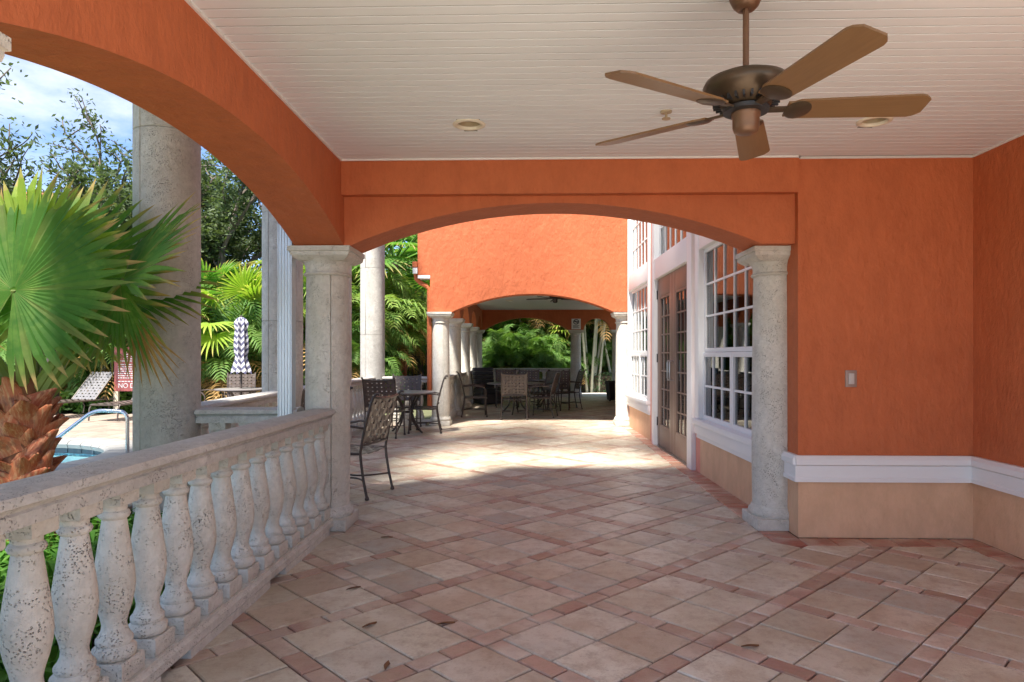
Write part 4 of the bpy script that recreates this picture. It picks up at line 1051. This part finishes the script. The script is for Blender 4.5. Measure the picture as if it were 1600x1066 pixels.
def palm_variant(seed, h, nst, nfr, ln, spread, mat, stem_r=.03, ring=.35):
    g_ = random.Random(seed); cm, sm = MB(), MB(); dead = MB()
    for s in range(nst):
        a = g_.uniform(0, 6.283); r0 = g_.uniform(.05, ring); hh = h*g_.uniform(.45, 1.0); lean = g_.uniform(.1, spread)
        b_ = V((r0*math.cos(a), r0*math.sin(a), -.05)); tp = V(((r0+lean*hh*.5)*math.cos(a), (r0+lean*hh*.5)*math.sin(a), hh)); md = b_.lerp(tp, .5)-V((math.cos(a), math.sin(a), 0))*lean*hh*.08
        pts = [b_*(1-t_)**2+md*2*t_*(1-t_)+tp*t_*t_ for t_ in [k/6 for k in range(7)]]
        sm.tube(pts, [stem_r*(1.1-.3*k/6) for k in range(7)], 6)
        for f in range(nfr):
            aa = 6.283*f/nfr+g_.uniform(-.4, .4); el = g_.uniform(.35, 1.35)
            d = V((math.cos(aa)*math.cos(el), math.sin(aa)*math.cos(el), math.sin(el)))
            frond(cm, tp-V((0, 0, .05)), d, V((0, 0, 1)), ln*g_.uniform(.8, 1.15), 26, .055, ln*.28, g_.uniform(1.0, 1.9), g_)
        for f in range(2):
            aa = g_.uniform(0, 6.283); d = V((math.cos(aa)*.7, math.sin(aa)*.7, .1))
            frond(dead, tp-V((0, 0, .15)), d, V((0, 0, 1)), ln*g_.uniform(.7, 1.0), 18, .04, ln*.22, 1.5, g_)
    return cm.leafmesh('crown', mat), sm.mesh('trunk', 'pale_stem', True), dead.leafmesh('dead_fronds', 'dry_frond')
VAR = [palm_variant(1, 2.6, 8, 7, 1.9, .5, 'areca'), palm_variant(2, 3.4, 7, 8, 2.1, .45, 'areca_light'), palm_variant(3, 1.6, 9, 7, 1.7, .6, 'areca'), palm_variant(4, 4.8, 6, 9, 2.3, .35, 'areca', .045), palm_variant(5, 4.0, 7, 8, 2.2, .5, 'areca_light', .04)]
def areca(x, y, v, sc, label, group):
    p = thing('feather_palm', label, 'palm', (x, y, -.06), random.uniform(0, 6.28), group); p.scale = (sc,)*3
    link('crown', VAR[v][0], p); link('trunk', VAR[v][1], p); link('dead_fronds', VAR[v][2], p)
rg = random.Random(11)
# behind the pool deck (left) up to the facade
for i in range(15):
    px = 60+i*22+rg.uniform(-8, 8); Y = rg.uniform(16.6, 18.6)
    areca(pxy(px, Y), Y, rg.choice((0, 2, 2)), rg.uniform(.8, 1.1), 'feather palm in the planting behind the pool deck', 'feather palms behind the pool deck')
for i in range(10):
    px = 300+i*14+rg.uniform(-8, 8); Y = rg.uniform(17.5, 21)
    areca(pxy(px, Y), Y, rg.choice((0, 2, 2)), rg.uniform(.9, 1.1), 'feather palm behind the closed umbrella', 'feather palms behind the umbrella')
for i in range(13):
    px = 480+i*15+rg.uniform(-8, 8); Y = rg.uniform(17.5, 24)
    areca(min(pxy(px, Y), -4.6), Y, rg.choice((0, 1, 2, 1)), rg.uniform(.9, 1.15), 'bright feather palm left of the orange facade', 'feather palms left of the facade')
for i in range(22):
    X = -4.5+i*.5+rg.uniform(-.3, .3); Y = rg.uniform(25.2, 30)
    areca(X, Y, rg.choice((3, 4, 3, 0)), rg.uniform(.9, 1.2), 'feather palm with pale stems beyond the far end arches', 'feather palms beyond the end arches')
for i in range(11):
    X = -3.8+i*.62+rg.uniform(-.2, .2); Y = rg.uniform(24.2, 25.4) if X < 1 else rg.uniform(26.2, 27)
    areca(X, Y, 2, rg.uniform(.75, 1.0), 'low bushy feather palm just outside the far end balustrade', 'low palms beyond the end balustrade')
def fan_crown(seed, h, nl, rad):
    g_ = random.Random(seed); m = MB(); m.tip = []
    for k in range(nl):
        a = k*2.4+g_.uniform(-.3, .3); el = g_.uniform(-.5, 1.2); d = V((math.cos(a)*math.cos(el), math.sin(a)*math.cos(el), math.sin(el))); hub = V((0, 0, h))+d*rad*1.05
        ax = (d+V((0, 0, -.25))).normalized(); nn = V((0, 0, 1))*math.cos(el)-V((math.cos(a), math.sin(a), 0))*math.sin(el); nn = (nn-ax*nn.dot(ax)).normalized(); xx = ax.cross(nn)
        mt = Matrix((xx, ax, nn)).transposed().to_4x4(); mt.translation = hub
        f_ = fan_leaf(26, rad*g_.uniform(.85, 1.1), R(250), .45, .5, seed*50+k); f_.xf(mt); m.add(f_.v, f_.f); m.tip += f_.tip
        o_ = len(m.v); m.tube([V((0, 0, h-.05)), hub], .014, 4, False); m.tip += [0]*(len(m.v)-o_)
    return m.leafmesh('crown', 'fan_leaf' if seed % 2 else 'fan_leaf_yellow'), MB().tube([(0, 0, -.1), (.05, .02, h*.5), (0, 0, h)], [.13, .11, .08], 10).mesh('trunk', 'bark', True)
FV = [fan_crown(1, 2.6, 20, .75), fan_crown(2, 1.7, 18, .7)]
for px, Y, v, sc, lb in ((372, 16.2, 1, 1.25, 'yellow green fan palm above the closed umbrella'), (330, 17.0, 0, 1.0, 'fan palm right of the massive column, behind the pool deck'), (615, 19.5, 0, 1.6, 'tall fan palm right of the last tall column'), (500, 18.5, 0, 1.3, 'fan palm behind the near short column'), (655, 23.5, 0, 1.7, 'tall fan palm beside the facade edge'), (842, 26.0, 1, 1.3, 'yellow green fan palm beyond the far end balustrade'), (780, 25.2, 0, .8, 'dark fan palm beyond the far left corner column'), (925, 27.5, 0, 1.1, 'fan palm behind the clipped hedge')):
    p = thing('garden_fan_palm', lb, 'palm', (pxy(px, Y), Y, -.06), px*.1, 'fan palms in the garden'); p.scale = (sc,)*3
    link('crown', FV[v][0], p); link('trunk', FV[v][1], p)
# leaf mass closing the garden
def leafcloud(n, fn, size, g_):
    m = MB()
    for i in range(n):
        p = fn(); a = V((g_.gauss(0, 1), g_.gauss(0, 1), g_.gauss(0, .8))).normalized(); b_ = a.cross(V((g_.gauss(0, 1), g_.gauss(0, 1), g_.gauss(0, 1)))).normalized()
        s = size*g_.uniform(.6, 1.5); k = len(m.v)
        m.v += [tuple(p-a*s), tuple(p+b_*s*.3), tuple(p+a*s), tuple(p-b_*s*.3)]; m.f.append((k, k+1, k+2, k+3))
    return m
g2 = random.Random(5)
def fn_back():
    u = g2.random(); 
    if u < .55: x = g2.uniform(-11, 9); y = g2.uniform(30, 33); z = g2.random()**.8*(5.2+1.2*math.sin(x*1.3))
    else: x = g2.uniform(-34, -8); y = 22+(x+34)*.22+g2.uniform(-1, 1.2); z = g2.random()**.8*(3.6+.9*math.sin(x*1.1)+.5*math.sin(x*2.7))
    return V((x, y, z))
stuff('undergrowth', leafcloud(42000, fn_back, .24, g2).leafmesh('undergrowth', 'jungle'), 'dense green undergrowth closing the garden behind the palms', 'undergrowth')
def fn_low():
    u = g2.random(); x = g2.uniform(-20, -3.6); y = 16.0+g2.uniform(0, 2.2)+max(0, (x+9))*.55; return V((x, y, abs(g2.gauss(0, .35))))
stuff('shrub_bed', leafcloud(14000, fn_low, .13, g2).leafmesh('shrub_bed', 'areca'), 'low leafy planting along the back of the pool deck', 'shrubs')
# ground cover below the near balustrade
gc = MB()
for i in range(5200):
    x, y = g2.uniform(-3.9, -1.9), g2.uniform(.6, 4.9); h = g2.uniform(.10, .34); a = g2.uniform(0, 6.283); d = V((math.cos(a), math.sin(a), 0)); s_ = V((-d.y, d.x, 0))*g2.uniform(.008, .02)
    b_ = V((x, y, -.02)); m1 = b_+d*h*.35+V((0, 0, h*.8)); t1 = b_+d*h*.95+V((0, 0, h*g2.uniform(.55, 1.05))); k = len(gc.v)
    gc.v += [tuple(b_-s_*.6), tuple(b_+s_*.6), tuple(m1-s_), tuple(m1+s_), tuple(t1)]; gc.f += [(k, k+1, k+3, k+2), (k+2, k+3, k+4)]
stuff('ground_cover', gc.leafmesh('ground_cover', 'cover'), 'bright green ground cover behind the near balusters', 'ground cover')
# hedge beyond the end
hd = thing('clipped_hedge', 'low clipped hedge beyond the right end arch', 'hedge', (3.4, 25.6, 0))
link('foliage', leafcloud(9000, lambda: V((g2.uniform(-3, 3), g2.uniform(-.4, .4), g2.uniform(0, .72))), .055, g2).leafmesh('hedge', 'hedge_leaf'), hd)
link('stems', MB().box((-2.9, -.3, -.05), (2.9, .3, .6)).mesh('stems', 'soil'), hd)
# oaks
def oak(seed, h, spread, nleaf, bf=.28, bl_=.27):
    g_ = random.Random(seed); wm_, lm = MB(), MB(); tips = []
    def br(p, d, ln, r, lv):
        n_ = 4; pts = [p.copy()]; q = p.copy(); dd = d.copy()
        for i in range(n_):
            j_ = .02 if lv == 0 else .16; dd = (dd+V((g_.gauss(0, j_), g_.gauss(0, j_), g_.gauss(.03, .1)))).normalized(); q = q+dd*ln/n_; pts.append(q.copy())
        wm_.tube(pts, [r*(1-.45*i/n_) for i in range(n_+1)], 6 if lv < 2 else 4, False)
        if lv >= 4: tips.extend(pts[1:]); return
        if lv == 3: tips.extend(pts[2:])
        for k in range(3 if lv < 3 else 3):
            nd = (dd+V((g_.gauss(0, .62), g_.gauss(0, .62), g_.gauss(.12, .35)))).normalized(); br(pts[-1 if k < 2 else 2], nd, ln*g_.uniform(.62, .8), r*.55, lv+1)
    base = h*bf; br(V((0, 0, -.1)), V((0, 0, 1)), base, .22 if bf < .4 else .15, 0)
    for k in range(4):
        a = 6.283*k/4+g_.uniform(-.4, .4); br(V((0, 0, base*g_.uniform(.8, 1))), V((math.cos(a)*spread, math.sin(a)*spread, 1)).normalized(), h*bl_, .13 if bf < .4 else .07, 1)
    for i in range(nleaf):
        p = g_.choice(tips)+V((g_.gauss(0, .14), g_.gauss(0, .14), g_.gauss(0, .12)))
        a = V((g_.gauss(0, 1), g_.gauss(0, 1), g_.gauss(0, .7))).normalized(); b_ = a.cross(V((g_.gauss(0, 1), g_.gauss(0, 1), 1))).normalized(); s = g_.uniform(.05, .10)*(1.35 if bf > .4 else 1); k = len(lm.v)
        lm.v += [tuple(p-a*s), tuple(p+b_*s*.42), tuple(p+a*s), tuple(p-b_*s*.42)]; lm.f.append((k, k+1, k+2, k+3))
    return lm.leafmesh('crown', 'oak_leaf'), wm_.mesh('trunk', 'bark', True)
OK_ = [oak(21, 9.5, .75, 9500), oak(22, 9.0, .9, 34000), oak(23, 12, .9, 46000, .6, .13)]
def put_oak(x, y, v, sc, label, rz=0):
    t_ = thing('oak_tree', label, 'tree', (x, y, -.1), rz, 'oak trees behind the pool'); t_.scale = (sc,)*3
    link('crown', OK_[v][0], t_); link('trunk', OK_[v][1], t_)
put_oak(pxy(135, 24), 24, 0, 1.38, 'sparse oak standing against the sky left of the massive column')
put_oak(pxy(-10, 23), 23, 0, 1.1, 'oak at the left edge, behind the fan palm')
put_oak(pxy(225, 25), 25, 1, 1.15, 'oak rising behind the massive tall column')
put_oak(pxy(345, 23), 23, 1, 1.15, 'leafy oak between the massive column and the downspout')
put_oak(pxy(410, 26), 26, 0, 1.1, 'oak behind the tall column with the downspout')
put_oak(-5.2, 4.4, 2, 1.1, 'added unseen tall oak beside the porch, dappling the court')  # added out of view to break up the sun on the court
# fallen leaves on the pavers
for x, y, rz, lb in ((1.02, 3.17, .2, 'curled brown fallen leaf on the pavers at right front'), (-.80, 3.37, .9, 'thin dry leaf lying near the balustrade front'), (-.42, 3.40, .3, 'dry leaf on a pale paver in the middle foreground'), (-.62, 2.93, 1.6, 'small dry leaf at the bottom of the picture'), (-1.06, 5.0, .1, 'dark dry leaf near the foot of the first short column'), (-1.02, 3.9, .7, 'small dry leaf on the pavers by the balustrade foot')):
    m = MB(); up = []
    for i in range(6):
        t_ = i/5; w_ = .014*math.sin(math.pi*min(.97, max(.06, t_))); up.append([(-.045+.09*t_, -w_, .006+.006*math.sin(t_*5)), (-.045+.09*t_, 0, .003), (-.045+.09*t_, w_, .007)])
    for r in up: m.v += r
    for j in range(5): m.f += [(3*j, 3*j+1, 3*j+4, 3*j+3), (3*j+1, 3*j+2, 3*j+5, 3*j+4)]
    tag(link('fallen_leaf', m.mesh('fallen_leaf', 'fallen', True), None, (x, y, .002), (0, 0, rz)), lb, 'leaf', 'fallen leaves on the pavers')
